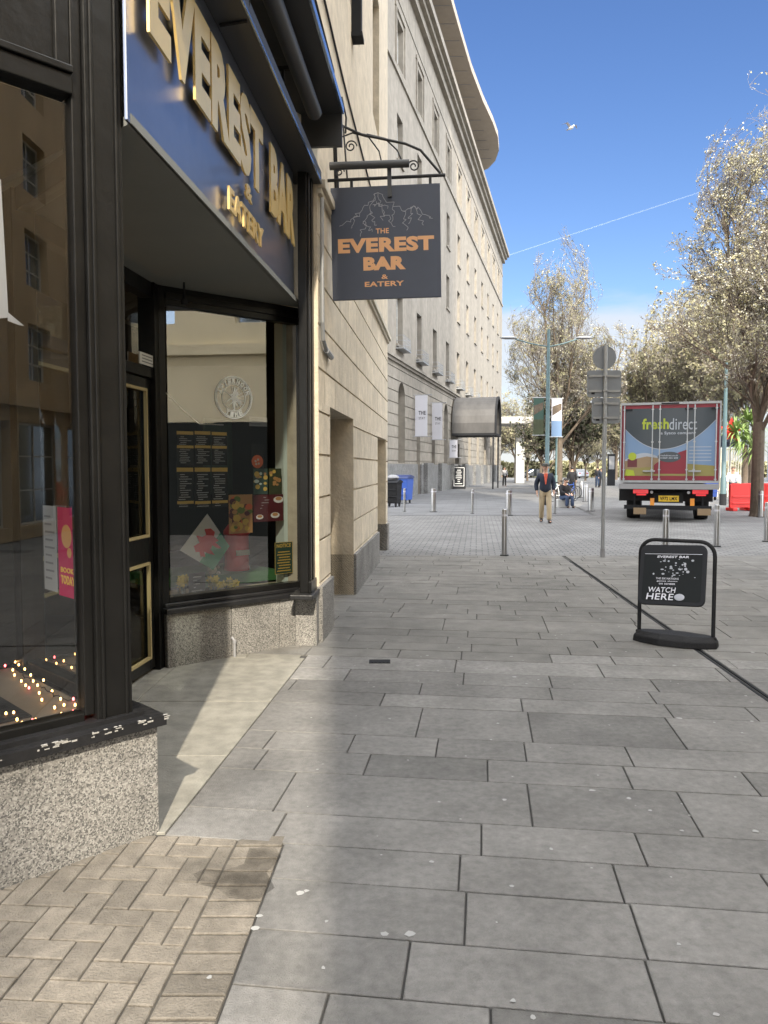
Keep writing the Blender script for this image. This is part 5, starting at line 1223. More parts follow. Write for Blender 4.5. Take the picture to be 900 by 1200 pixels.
# livery panels on the doors
pa, pb = -bw_+.14, bw_-.14; za, zb = z0+.16, z1-.17
def arc(u): return za+(zb-za)*(.40+.42*((u-.42)/.58)**2 if u > .42 else .40+.30*((.42-u)/.42)**2)
lv = {}
def panel(key, pts, yy):
    lv.setdefault(key, MB(F_)).slab(pts, yy, yy+.002)
dz_, us = zb-za, [i/24 for i in range(25)]
panel('tsky', [(pa, za), (pb, za), (pb, zb), (pa, zb)], -.006)
panel('tnavy', [(pa+(pb-pa)*u, arc(u)) for u in us]+[(pb, zb), (pa, zb)], -.010)
panel('tcloud', [(pa+(pb-pa)*u, arc(u)-.02) for u in us]+[(pa+(pb-pa)*u, arc(u)+.012) for u in reversed(us)], -.009)
panel('tcloud', [(pa+(pb-pa)*(.0+.44*u), za+dz_*(.24+.10*math.sin(u*PI))) for u in us]+[(pa+(pb-pa)*.44*(1-u), za+dz_*.16) for u in us], -.0075)
panel('ttan', [(pa, za+.02), (pa+(pb-pa)*.40, za+.02), (pa+(pb-pa)*.40, za+dz_*.26), (pa+(pb-pa)*.25, za+dz_*.29), (pa, za+dz_*.22)], -.0085)
panel('tfield', [(pa, za), (pb, za), (pb, za+dz_*.15), (pa+(pb-pa)*.7, za+dz_*.18), (pa, za+dz_*.1)], -.0095)
panel('tred', [(pa+(pb-pa)*.33, za+dz_*.03)]+[(pa+(pb-pa)*(.33+.37*u), za+dz_*(.15+.24*u**.7)) for u in us]+[(pa+(pb-pa)*.70, za+dz_*.03)], -.0105)
panel('tmaroon', [(pa+(pb-pa)*.03, za+dz_*.13), (pa+(pb-pa)*.14, za+dz_*.13), (pa+(pb-pa)*.14, za+dz_*.25), (pa+(pb-pa)*.03, za+dz_*.25)], -.011)
m = lv.setdefault('tlime', MB(F_)); m.disc((pa+(pb-pa)*.085, -.0095, za+dz_*.29), .12, t=.004); m.slab([(pa, za), (pa+.3, za), (pa+.26, za+.16), (pa+.05, za+.2)], -.012, -.010)
text(m, 'fresh', pa+(pb-pa)*.19, pa+(pb-pa)*.49, za+dz_*.69, za+dz_*.85, -.0115, .003, .03)
text(m, 'direct', pa+(pb-pa)*.49, pa+(pb-pa)*.79, za+dz_*.69, za+dz_*.84, -.0115, .003, -.0) if False else None
m2 = lv.setdefault('tcloud', MB(F_))
text(m2, 'direct', pa+(pb-pa)*.495, pa+(pb-pa)*.80, za+dz_*.68, za+dz_*.85, -.0115, .003, .002)
text(m2, 'a Sysco company', pa+(pb-pa)*.40, pa+(pb-pa)*.79, za+dz_*.60, za+dz_*.655, -.0115, .003, .02)
m3 = lv.setdefault('tnavy', MB(F_)); m3.disc((pa+(pb-pa)*.5, -.0125, za+dz_*.28), .33, t=.003, n=28, rz=.16)
for i, (tt, dz2) in enumerate((('freshdirect.co.uk', .02), ('01869 365 600', -.055))):
    text(m2, tt, pa+(pb-pa)*.5-.25, pa+(pb-pa)*.5+.25, za+dz_*.28+dz2, za+dz_*.28+dz2+.05, -.0142, .002, .02)
r = random.Random(4)
for i in range(5): m2.box(pa+(pb-pa)*.72, pb-.1, -.0078, -.0062, za+dz_*(.22+.05*i), za+dz_*(.23+.05*i))
dr_ = MB(F_)
dr_.box(-bw_+.05, bw_-.05, -.005, 0, z0+.03, z1-.08); do = dr_.build('rear_doors', M['tred'], t)
for kx, mb_ in lv.items(): mb_.build('livery', M[kx], do)
m = MB(F_)
for x in (-.62+.13, -.30+.02, .50, .70, -bw_+.11, bw_-.12):
    m.tube([(x, -.04, z0+.0), (x, -.04, z1-.08)], .018, 6)
    for zz in (z0+.06, z0+.35, z1-.2, (z0+z1)/2): m.box(x-.035, x+.035, -.05, -.0, zz-.02, zz+.02)
for a in (-.75, .55): m.box(a, a+.35, -.06, -.03, z0+.28, z0+.33)
m.build('locking_bar', M['galv'], do)
m = MB(F_)
for x0_, x1_ in ((-.25, .25),): m.box(x0_, x1_, -.05, -.03, z1-.05, z1-.01)
for x in (-1.3, 1.15, .42): m.box(x, x+.22, -.05, -.0, z1-.14-.10, z1-.14-.04)
m.build('top_marker', M['dgrey'], t)
m = MB(F_); m.box(-bw_-.02, bw_-.02, -.25, .1, z0-.24, z0-.08); m.build('tail_step', M['grey'], t)
m = MB(F_); m.box(-bw_-.02, bw_-.15, .25, Lb, .62, 1.1); m.build('chassis', M['rubber'], t)
m = MB(F_); m.box(-1.28, 1.22, -.05, .02, .38, .5); m.box(-1.0, -.95, 0, .1, .5, .9); m.box(.95, 1.0, 0, .1, .5, .9); m.build('bumper_bar', M['dgrey'], t)
for x in (-1.0, .70):
    m = MB(F_); m.box(x-.02, x+.42, -.04, .05, .86, .98); m.box(x+.08, x+.36, -.04, .05, .80, .85); m.build('tail_light', M['redlamp'], t)
    m = MB(F_); m.disc((x+.52 if x < 0 else x-.13, -.05, .90), .045, t=.03, n=12); m.build('reversing_light', M['offwhite'], t)
for x in (-.38+.0, .62): pass
m = MB(F_); m.box(-.42, .42, -.03, .03, .58, .86); m.build('plate_holder', M['rubber'], t)
m = MB(F_); m.box(-.28, .30, -.045, -.03, .62, .80); pl0 = m.build('number_plate', M['plate'], t)
m = MB(F_); text(m, 'VF72 LMX', -.24, .26, .655, .765, -.0455, .002, .03); m.build('registration', M['rubber'], pl0)
for x in (-1.05, .78): m = MB(F_); m.box(x+.05, x+.42, -.07, -.06, .22, .42); m.build('mudflap_board', M['ttan'], t)
for x in (-.52, .62): m = MB(F_); m.box(x, x+.12, -.05, -.03, .5, .72); m.build('reflector', M['orangelamp'], t)
for x in (-1.12, .92):
    for yy in (1.6, Lb+.9):
        m = MB(F_ @ Matrix.Translation((x+.1, yy, .46)) @ Matrix.Rotation(PI/2, 4, 'Y'))
        m.lathe([(.30, -.22), (.44, -.2), (.46, -.1), (.46, .1), (.44, .2), (.30, .22)], (0, 0, 0), 28); m.build('wheel', M['rubber'], t, True)
m = MB(F_); m.box(-1.2, 1.15, Lb+.15, Lb+2.0, .7, 2.75); m.build('cab', M['tred'], t, bevel=.08)
for sx in (-1, 1):
    m = MB(F_); m.tube([(sx*1.2, Lb+1.6, 2.5), (sx*1.6, Lb+1.6, 2.55), (sx*1.6, Lb+1.6, 1.9)], .02, 6); m.box(sx*1.6-.12, sx*1.6+.12, Lb+1.56, Lb+1.64, 1.75, 2.45); m.build('mirror', M['rubber'], t)
# ================================================================== LAMP COLUMNS
def lampcol(px, pyb, pyt, label, arms=True, banners=False):
    c = G(px, pyb); Y = c.y; k = Y/900; zt = at(px, pyt, Y).z
    t = thing('lamp_column', label, 'lamp post', tuple(c), 0, 'teal lamp columns')
    m = MB(frame(t)); m.tube([(0, 0, 0), (0, 0, 1.2), (0, 0, 1.25), (0, 0, zt*.62), (0, 0, zt)], [.13, .13, .095, .09, .06], 14); m.build('column', M['teal'], t, True)
    m = MB(frame(t)); m.tube([(0, 0, 0), (0, 0, .5)], .15, 14); m.build('base', M['dgrey'], t)
    if arms:
        for sx, ln, dz in ((-1, 1.45, -.25), (1, 1.25, -.55)):
            m = MB(frame(t)); m.tube([(0, 0, zt-.75), (sx*ln*.5, 0, zt-.62), (sx*ln, 0, zt-.42)], .03, 6); a = m.build('arm', M['teal'], t)
            m = MB(frame(t)); m.ball((sx*(ln+.3), 0, zt-.36), .38, .14, .07, 12, 6); m.build('lamp_head', M['galv'], a, True)
    if banners:
        for sx, za, zb_, key in ((-1, 466, 510, 'teal'), (1, 467, 512, 'offwhite')):
            z1_, z0_ = at(px, za, Y).z, at(px, zb_, Y).z; x0, x1 = .17, .62
            m = MB(frame(t)); m.box(sx*x0, sx*x1, -.01, .01, z0_, z1_); b = m.build('street_banner', M['offwhite'] if sx > 0 else M['greenwall'], t)
            m = MB(frame(t)); m.box(sx*x0, sx*x1, -.013, -.01, z0_, z0_+(z1_-z0_)*.42); m.build('picture', M['tsky' if sx > 0 else 'darkleaf'], b)
            m = MB(frame(t)); m.slab([(sx*.4-.2, z1_-.75), (sx*.4+.2, z1_-.5), (sx*.4+.2, z1_-.2), (sx*.4-.2, z1_-.35)], -.013, -.011); m.build('picture', M['bark'], b)
            for z in (z0_, z1_): m = MB(frame(t)); m.tube([(0, 0, z), (sx*.68, 0, z)], .02, 6); m.build('banner_rod', M['galv'], t)
    return t
lampcol(640.5, 592, 386, 'teal lamp column with two arms and a pair of street banners behind the walking man', True, True)
lampcol(847, 592, 425, 'sunlit teal column standing right of the lorry by the red barriers', False)
lampcol(652, 582, 440, 'dark teal column just behind the bannered lamp column', False)

# ================================================================== PEOPLE
def skinfig(name, pts, edges, radii, m, parent, T, sub=2, root=0):
    me = bpy.data.meshes.new(name); me.from_pydata([T @ Vector(p) for p in pts], edges, [])
    o = bpy.data.objects.new(name, me); COL.objects.link(o)
    sk = o.modifiers.new('skin', 'SKIN'); sk.use_smooth_shade = True
    lay = me.skin_vertices[0].data if me.skin_vertices else None
    if lay is None:
        bm = bmesh.new(); bm.from_mesh(me); bm.verts.layers.skin.verify(); bm.to_mesh(me); bm.free(); lay = me.skin_vertices[0].data
    for i, r in enumerate(radii):
        lay[i].radius = (r, r) if not isinstance(r, tuple) else r
        lay[i].use_root = (i == root)
    sb_ = o.modifiers.new('sub', 'SUBSURF'); sb_.levels = sub; sb_.render_levels = sub
    bpy.context.view_layer.update()
    m2 = bpy.data.meshes.new_from_object(o.evaluated_get(bpy.context.evaluated_depsgraph_get()))
    bpy.data.objects.remove(o); bpy.data.meshes.remove(me)
    m2.transform(wm(parent).inverted() if parent is not None else Matrix()); m2.materials.clear(); m2.materials.append(m)
    for p in m2.polygons: p.use_smooth = True
    o = bpy.data.objects.new(name, m2); COL.objects.link(o)
    if parent is not None: o.parent = parent; WM[o.name] = wm(parent).copy()
    return o
def person(px, pyb, H, label, pose, top, legs, hat=None, rz=0, shirt=None, z=0, hair='shoe', carrying=None):
    c = G(px, pyb) if not isinstance(px, Vector) else px
    t = thing('person', label, 'person', (c.x, c.y, z), rz); s = H/1.75
    T = frame(t) @ Matrix.Scale(s, 4)
    J = dict(pel=(0, 0, .93), sp=(0, .01, 1.15), ch=(0, 0, 1.36), nk=(0, -.01, 1.50), hd0=(0, -.02, 1.58), hd=(0, -.03, 1.67), hd2=(0, -.025, 1.735),
             shL=(.17, 0, 1.42), shR=(-.17, 0, 1.42), hpL=(.09, 0, .90), hpR=(-.09, 0, .90)); J.update(pose)
    names = ['pel', 'sp', 'ch', 'nk', 'hd0', 'hd', 'hd2', 'shL', 'elL', 'wrL', 'shR', 'elR', 'wrR', 'hpL', 'knL', 'anL', 'toL', 'hpR', 'knR', 'anR', 'toR', 'haL', 'haR']
    for sd in 'LR':
        wv, ev = Vector(J['wr'+sd]), Vector(J['el'+sd]); J['ha'+sd] = tuple(wv+(wv-ev).normalized()*.09)
        if 'to'+sd not in J: av = J['an'+sd]; J['to'+sd] = (av[0], av[1]-.16, max(.03, av[2]-.06))
    P = [J[n] for n in names]; ix = {n: i for i, n in enumerate(names)}
    E = [('pel', 'sp'), ('sp', 'ch'), ('ch', 'nk'), ('nk', 'hd0'), ('hd0', 'hd'), ('hd', 'hd2'), ('ch', 'shL'), ('shL', 'elL'), ('elL', 'wrL'), ('wrL', 'haL'), ('ch', 'shR'), ('shR', 'elR'), ('elR', 'wrR'), ('wrR', 'haR'),
         ('pel', 'hpL'), ('hpL', 'knL'), ('knL', 'anL'), ('anL', 'toL'), ('pel', 'hpR'), ('hpR', 'knR'), ('knR', 'anR'), ('anR', 'toR')]
    Rr = dict(pel=.12, sp=.11, ch=.13, nk=.052, hd0=.07, hd=.088, hd2=.07, shL=.06, shR=.06, elL=.04, elR=.04, wrL=.028, wrR=.028, haL=.03, haR=.03, hpL=.085, hpR=.085, knL=.055, knR=.055, anL=.04, anR=.04, toL=.035, toR=.035)
    body = skinfig('body', P, [(ix[a], ix[b]) for a, b in E], [Rr[n]*s for n in names], M['skin'], t, T)
    # face
    hd = Vector(J['hd']); m = MB(T)
    m.ball((hd.x, hd.y-.088, hd.z-.02), .014, .022, .024, 8, 5); m.build('nose', M['skin'], t, True)
    m = MB(T)
    for a in (-.03, .03): m.ball((hd.x+a, hd.y-.075, hd.z+.012), .010, .01, .008, 8, 5)
    m.box(hd.x-.025, hd.x+.025, hd.y-.083, hd.y-.07, hd.z-.058, hd.z-.05); m.build('eyes_and_mouth', M[hair], t)
    m = MB(T)
    for a in (-1, 1): m.ball((hd.x+a*.085, hd.y, hd.z), .014, .022, .03, 8, 5)
    m.build('ears', M['skin'], t, True)
    # hands: five fingers each
    for sd, sg in (('L', 1), ('R', -1)):
        h_ = Vector(J['ha'+sd]); d = (h_-Vector(J['wr'+sd])).normalized(); side = Vector((0, 1, 0)) if abs(d.y) < .8 else Vector((1, 0, 0)); inw = Vector((-sg, 0, 0))
        m = MB(T)
        for i in range(4):
            b0 = h_+side*(-.024+.016*i); ln = (.06, .07, .066, .05)[i]
            m.tube([b0-d*.02, b0+d*ln*.5, b0+d*ln*.9+inw*.018], [.009, .008, .006], 6)
        b0 = h_-side*.02-d*.03; m.tube([b0, b0-side*.03+d*.02, b0-side*.035+d*.05], [.011, .009, .007], 6)
        m.build('fingers', M['skin'], t, True)
    def sub(nm, ns, es, rad, mt):
        ii = {n: i for i, n in enumerate(ns)}
        return skinfig(nm, [J[n] for n in ns], [(ii[a], ii[b]) for a, b in es], [r*s for r in rad], mt, t, T)
    J['wst'] = tuple(Vector(J['pel']).lerp(Vector(J['sp']), .75))
    for sd in 'LR':
        J['cu'+sd] = tuple(Vector(J['an'+sd])+(Vector(J['an'+sd])-Vector(J['kn'+sd])).normalized()*.03); J['cw'+sd] = tuple(Vector(J['wr'+sd]).lerp(Vector(J['el'+sd]), .08))
    sub('trousers', ['wst', 'pel', 'hpL', 'knL', 'cuL', 'hpR', 'knR', 'cuR'], [('wst', 'pel'), ('pel', 'hpL'), ('hpL', 'knL'), ('knL', 'cuL'), ('pel', 'hpR'), ('hpR', 'knR'), ('knR', 'cuR')], [.14, .145, .11, .082, .078, .11, .082, .078], legs)
    J['hem'] = tuple(Vector(J['pel'])+Vector((0, 0, -.07 if J['pel'][2] > .6 else .04)))
    sub('jacket', ['hem', 'sp', 'ch', 'nkj', 'shL', 'elL', 'cwL', 'shR', 'elR', 'cwR'] if 'nkj' in J else ['hem', 'sp', 'ch', 'shL', 'elL', 'cwL', 'shR', 'elR', 'cwR'],
        [('hem', 'sp'), ('sp', 'ch'), ('ch', 'shL'), ('shL', 'elL'), ('elL', 'cwL'), ('ch', 'shR'), ('shR', 'elR'), ('elR', 'cwR')], [.19, .185, .18, .10, .076, .058, .10, .076, .058], top)
    for sd in 'LR':
        av, tv = Vector(J['an'+sd]), Vector(J['to'+sd]); skinfig('shoe', [tuple(av-Vector((0, 0, .03))), tuple(av.lerp(tv, .5)-Vector((0, 0, .01))), tuple(tv)], [(0, 1), (1, 2)], [.062*s, .058*s, .05*s], M['shoe'], t, T)
    if shirt:
        ch, sp = Vector(J['ch']), Vector(J['sp']); m = MB(T)
        m.slab([(-.012, 1.16), (.012, 1.16), (.055, 1.45), (.03, 1.49), (-.03, 1.49), (-.055, 1.45)], ch.y-.195, ch.y-.12); m.build('shirt', shirt, t, bevel=.01)
    if hat:
        m = MB(T); m.lathe([(.10, 0), (.108, .02), (.10, .06), (.06, .09), (.001, .1)], (hd.x, hd.y, hd.z+.035), 16); m.slab([(hd.x-.08, hd.z+.035), (hd.x+.08, hd.z+.035), (hd.x+.07, hd.z+.055), (hd.x-.07, hd.z+.055)], hd.y-.16, hd.y-.08); m.build('cap', hat, t, True)
    else:
        m = MB(T); m.ball((hd.x, hd.y+.022, hd.z+.025), .096, .096, .10, 12, 8); m.build('hair', M[hair], t, True)
    return t
walk = dict(elL=(.245, .03, 1.18), wrL=(.25, -.06, .95), elR=(-.27, .05, 1.17), wrR=(-.25, -.03, .93), knL=(.11, .02, .50), anL=(.11, .02, .09), knR=(-.10, -.03, .50), anR=(-.11, .06, .11), toL=(.13, -.17, .04), toR=(-.12, -.09, .05))
walk['knL'] = (.11, -.09, .5); walk['anL'] = (.12, -.10, .08); walk['toL'] = (.15, -.26, .04); walk['knR'] = (-.1, -.0, .5); walk['anR'] = (-.10, .14, .12); walk['toR'] = (-.11, .0, .05)
person(638.5, 612.5, 1.74, 'man in a flat cap, navy jacket, orange red top and khaki trousers walking towards us', walk, M['navycloth'], M['khaki'], M['tweed'], R(-8), M['rust'])
stand = dict(elL=(.24, .02, 1.18), wrL=(.24, -.05, .94), elR=(-.24, .02, 1.18), wrR=(-.24, -.05, .94), knL=(.10, -.02, .5), anL=(.11, .02, .08), knR=(-.10, -.04, .5), anR=(-.11, .08, .09))
sit = dict(pel=(0, 0, .42), sp=(0, -.02, .64), ch=(0, -.06, .84), nk=(0, -.10, .98), hd0=(0, -.13, 1.05), hd=(0, -.16, 1.13), hd2=(0, -.16, 1.195), shL=(.17, -.06, .90), shR=(-.17, -.06, .90), hpL=(.09, -.02, .40), hpR=(-.09, -.02, .40),
           elL=(.24, -.16, .68), wrL=(.14, -.36, .58), elR=(-.24, -.16, .68), wrR=(-.14, -.36, .58), knL=(.13, -.42, .48), anL=(.12, -.44, .09), knR=(-.13, -.42, .48), anR=(-.12, -.40, .09))
person(660, 595, 1.72, 'person in dark clothes and jeans sitting low beside the parked bicycles', sit, M['darkcloth'], M['denim'], None, R(25))
c = G(660, 595); m = MB(Matrix.Translation((c.x, c.y, 0))); m.box(-.25, .25, -.12, .3, 0, .34); solo(m, 'low_kerb_seat', M['concrete'], 'low concrete block under the seated person', 'seat', bevel=.02)
person(670, 582, 1.68, 'person dressed all in black bending by the bicycles under the tree', stand, M['darkcloth'], M['darkcloth'], None, R(170))
person(700, 571, 1.7, 'left one of the two distant people in dark coats beyond the sign pole', stand, M['darkcloth'], M['denim'], None, R(180))
person(704.5, 571.5, 1.6, 'right one of the two distant people beyond the sign pole, in navy', walk, M['navycloth'], M['darkcloth'], None, 0)
person(591, 570, 1.7, 'distant person in a grey coat at the end of the long pale building', stand, M['grey'], M['darkcloth'], None, 0)
# ================================================================== BICYCLES
def bicycle(c, rz, label, fr_key, rider=False):
    t = thing('bicycle', label, 'bicycle', (c.x, c.y, 0), rz, 'bicycles'); T = frame(t)
    for x in (-.52, .52):
        m = MB(T); m.ring((x, 0, .34), .33, .018, 28, 6, 'y'); w_ = m.build('wheel', M['rubber'], t, True)
        m = MB(T); m.ring((x, 0, .34), .305, .008, 24, 4, 'y')
        for i in range(10): a = 2*PI*i/10; m.tube([(x, 0, .34), (x+.3*math.cos(a), 0, .34+.3*math.sin(a))], .003, 3)
        m.tube([(x, -.05, .34), (x, .05, .34)], .025, 8); m.build('rim', M['galv'], w_)
    m = MB(T); bb, st_, hd, = (-.05, 0, .30), (-.2, 0, .80), (.36, 0, .82)
    for a, b in ((bb, st_), (bb, (.38, 0, .72)), (st_, hd), ((-.52, 0, .34), bb), ((-.52, 0, .34), (-.18, 0, .74)), (hd, (.52, 0, .34)), (hd, (.33, 0, .92)), (st_, (-.22, 0, .9))): m.tube([a, b], .017, 7)
    m.build('frame', M[fr_key], t, True)
    m = MB(T); m.ball((-.23, 0, .93), .13, .07, .035, 10, 5); m.build('saddle', M['rubber'], t, True)
    m = MB(T); m.tube([(.22, -.28, .93), (.36, -.2, .95), (.34, 0, .93), (.36, .2, .95), (.22, .28, .93)], .014, 6); m.build('handlebars', M['rubber'], t)
    m = MB(T); m.ring((-.05, -.03, .30), .09, .008, 16, 4, 'y'); m.tube([(-.05, -.05, .3), (.02, -.08, .14)], .01, 5); m.tube([(-.05, .05, .3), (-.12, .08, .46)], .01, 5); m.build('pedals', M['galv'], t)
    return t
bicycle(G(657, 588), R(20), 'bicycle with a pale frame parked behind the walking man', 'white')
bicycle(G(663, 584), R(-25), 'dark framed bicycle leaning beside the pale framed one', 'dgrey')
bicycle(G(668, 587.5), R(50), 'blue framed bicycle nearest the tree trunk', 'blue')
cb_ = G(858, 590); bicycle(cb_, R(68), 'black bicycle ridden past the red barriers', 'rubber')
ride = dict(pel=(0, .1, .98), sp=(0, .04, 1.18), ch=(0, -.08, 1.36), nk=(0, -.14, 1.48), hd0=(0, -.17, 1.55), hd=(0, -.19, 1.64), hd2=(0, -.19, 1.71), shL=(.17, -.08, 1.40), shR=(-.17, -.08, 1.40), hpL=(.08, .08, .95), hpR=(-.08, .08, .95),
            elL=(.24, -.24, 1.2), wrL=(.24, -.42, 1.02), elR=(-.24, -.24, 1.2), wrR=(-.24, -.42, 1.02), knL=(.1, -.22, .72), anL=(.1, -.02, .36), knR=(-.1, -.28, .82), anR=(-.1, -.06, .5))
person(Vector((cb_.x, cb_.y, 0)), 0, 1.7, 'cyclist in a white shirt riding by the red barriers', ride, M['whitecloth'], M['dgrey'], None, R(68-90), hair='wood')

# ================================================================== VEHICLES FAR OFF
def car(px, pyb, Lc, Wc, Hc, rz, label, cat, paint, van=False):
    c = G(px, pyb); t = thing('parked_van' if van else 'parked_car', label, cat, (c.x, c.y, 0), rz); T = frame(t); a, b = Lc/2, Wc/2
    if van: prof = [(-a, .35), (a, .35), (a, .9), (a-.25, 1.15), (a-.9, 1.25), (a-1.5, Hc-.1), (a-1.8, Hc), (-a+.1, Hc), (-a, Hc-.2)]
    else: prof = [(-a, .3), (a, .3), (a+.02, .6), (a-.1, .78), (a-1.1, .92), (a-1.75, Hc-.05), (a-2.2, Hc), (-a+1.0, Hc-.03), (-a+.25, .98), (-a, .9)]
    m = MB(T); m.slab(prof, -b, b); m.build('body', M[paint], t, bevel=.07)
    m = MB(T)
    if van: wp = [(a-1.5, Hc-.2), (a-1.95, Hc-.2), (a-1.95, 1.25), (a-1.0, 1.25)]
    else: wp = [(a-1.22, .95), (a-1.8, Hc-.12), (-a+1.05, Hc-.12), (-a+.45, 1.0)]
    m.slab(wp, -b-.012, b+.012)
    m.add([(a-1.52, -b+.15, Hc-.2), (a-.95, -b+.12, 1.2 if van else .95), (a-.95, b-.12, 1.2 if van else .95), (a-1.52, b-.15, Hc-.2)], [(0, 1, 2, 3)]) if van else m.add([(a-1.68, -b+.16, Hc-.06), (a-1.08, -b+.12, .955), (a-1.08, b-.12, .955), (a-1.68, b-.16, Hc-.06)], [(0, 1, 2, 3)])
    m.build('windows', M['carglass'], t)
    for x in (-a+.8, a-.85):
        for y in (-b+.08, b-.08):
            m = MB(T @ Matrix.Translation((x, y, .33)) @ Matrix.Rotation(PI/2, 4, 'X')); m.lathe([(.25, -.12), (.33, -.1), (.33, .1), (.25, .12)], (0, 0, 0), 18); w_ = m.build('wheel', M['rubber'], t, True)
            m = MB(T @ Matrix.Translation((x, y, .33)) @ Matrix.Rotation(PI/2, 4, 'X')); m.lathe([(.19, -.125), (.19, .125)], (0, 0, 0), 14); m.build('rim', M['galv'], w_)
    for y in (-b+.3, b-.3):
        m = MB(T); m.box(a-.08, a+.03, y-.16, y+.16, .62, .76); m.build('headlight', M['offwhite'], t)
        m = MB(T); m.box(-a-.02, -a+.06, y-.14, y+.14, .72, .86); m.build('tail_light', M['dred'], t)
car(626, 560, 4.4, 1.8, 1.45, R(190), 'black car parked in front of the white van past the long building', 'car', 'carblack')
car(620, 558.5, 5.6, 2.0, 2.4, R(185), 'long white van parked behind the black car', 'van', 'carwhite', True)
car(677, 560.5, 4.2, 1.8, 1.45, R(100), 'pale silver car facing us beyond the bicycles', 'car', 'carsilver')
car(596, 558.8, 4.2, 1.8, 1.45, R(10), 'white car partly behind the concrete pillar', 'car', 'carwhite')
car(690, 557.5, 5.2, 2.0, 2.2, R(5), 'white delivery van far beyond the sign pole', 'van', 'carwhite', True)

# ================================================================== FAR STRUCTURES
cx = G(608.5, 566)
t = thing('concrete_shelter', 'flat roofed pale concrete shelter on one pillar beyond the long building', 'shelter', tuple(cx))
m = MB(frame(t)); m.box(-.45, .45, -.45, .45, 0, 6.2); m.build('pillar', M['concrete'], t)
m = MB(frame(t)); m.box(-4, 3.6, -3, 3, 6.2, 6.9); m.build('roof_slab', M['concrete'], t, bevel=.05)
c = G(716, 569); t = thing('dark_information_post', 'dark framed information post beside the left side of the lorry', 'post', tuple(c)); m = MB(frame(t)); m.box(-.35, .35, -.1, .1, 0, 2.9); m.build('post', M['dgrey'], t, bevel=.03); m = MB(frame(t)); m.box(-.25, .25, -.12, -.1, 1.5, 2.7); m.build('display', M['grey'], t)
# red barriers
for i, (px, py, rz) in enumerate(((868, 598.5, 8), (884, 598, -4), (902, 598, 5))):
    c = G(px, py); t = thing('plastic_barrier', ['left red plastic barrier beside the cyclist', 'middle red plastic barrier behind the tree trunk', 'right red plastic barrier cut by the photo edge'][i], 'barrier', tuple(c), R(rz), 'red plastic barriers')
    m = MB(frame(t)); m.slab([(-.48, .12), (.48, .12), (.48, .98), (.40, 1.05), (-.40, 1.05), (-.48, .98)], -.05, .05); m.box(-.4, .4, -.075, -.05, .5, .58); m.box(-.4, .4, -.075, -.05, .25, .33); m.build('panel', M['red'], t, bevel=.015)
    for x in (-.38, .38): m = MB(frame(t)); m.box(x-.1, x+.1, -.25, .25, 0, .12); m.build('foot', M['red'], t, bevel=.02)
c = G(829, 586); big_bin(829, 586, .75, 1.1, .7, .2, 'blue wheeled bin just right of the lorry', 'blue', 'blue')
# pale railings with gate and a dark parasol behind
c0, c1 = G(826, 582), G(873, 582); t = thing('white_railings', 'tall pale railings in sunlight behind the teal column', 'railings', tuple(c0)); 
for k in range(17):
    q = c0.lerp(c1, k/16); m = MB(); m.tube([(q.x, q.y, 0), (q.x, q.y, 2.75)], .035, 6); m.build('upright', M['cream'], t)
m = MB(); m.tube([(c0.x, c0.y, 2.7), (c1.x, c1.y, 2.7)], .05, 6); m.tube([(c0.x, c0.y, .4), (c1.x, c1.y, .4)], .05, 6); m.build('rail', M['cream'], t)
c = G(838, 578); t = thing('parasol', 'dark blue parasol right of the lorry', 'parasol', tuple(c)); m = MB(frame(t)); m.lathe([(1.6, 3.0), (1.6, 3.25), (.1, 3.9), (.01, 3.95)], (0, 0, 0), 8); m.build('canopy', M['navycloth'], t); m = MB(frame(t)); m.tube([(0, 0, 0), (0, 0, 3.9)], .04, 8); m.build('pole', M['galv'], t)
c = G(857, 590); v = at(857, 505, c.y+1); t = thing('star_sign', 'red star shaped sign on a thin post behind the teal column', 'sign', (v.x, v.y, 0))
m = MB(); pts = []
for i in range(10): a = PI/2+i*PI/5; r_ = .62 if i % 2 == 0 else .3; pts.append((v.x+r_*math.cos(a), v.z+r_*math.sin(a)))
m.slab(list(reversed(pts)), v.y-.03, v.y+.03); m.build('star', M['red'], t); m = MB(); m.tube([(v.x, v.y+.06, 0), (v.x, v.y+.06, v.z)], .03, 6); m.build('post', M['galv'], t)
# buildings behind the trees on the right
def far_block(name, label, x, y, ang, Lb_, H, D, key, nx, nz, wk='darkframe', gf=4.0):
    F_ = FM(x, y, ang); t = thing(name, label, 'building', (x, y, 0), PI/2-ang); m = MB(F_); ops = []
    px_ = Lb_/nx; pz = (H-gf-.8)/nz
    for i in range(nx):
        for j in range(nz): ops.append((i*px_+px_*.28, i*px_+px_*.72, gf+j*pz+pz*.2, gf+j*pz+pz*.8))
        ops.append((i*px_+px_*.08, i*px_+px_*.92, .3, min(gf-.6, 2.75)))
    facade(m, 0, Lb_, 0, H, ops, .25); m.quad((0, 0, H), (Lb_, 0, H), (Lb_, D, H), (0, D, H)); m.quad((Lb_, 0, 0), (Lb_, D, 0), (Lb_, D, H), (Lb_, 0, H)); m.quad((0, D, 0), (0, 0, 0), (0, 0, H), (0, D, H)); m.quad((Lb_, D, 0), (0, D, 0), (0, D, H), (Lb_, D, H)); m.build('wall', M[key], t)
    for o_ in ops: add_window('window', t, F_, *o_, .25, 2, 3 if (o_[3]-o_[2]) < 2.5 else 3, wk)
    m = MB(F_); m.box(-.2, Lb_+.2, -.3, .1, H-.35, H+.05); m.build('cornice', M[key], t)
    m = MB(F_); m.box(-.1, Lb_+.1, -.16, .01, gf-.25, gf); m.build('string_course', M[key], t)
    return t
far_block('office_block', 'pale blue grey building glimpsed through the big tree at the right', 34, 62, R(-75)+PI, 30, 17, 12, 'farwall', 8, 4, 'winframe') if False else None
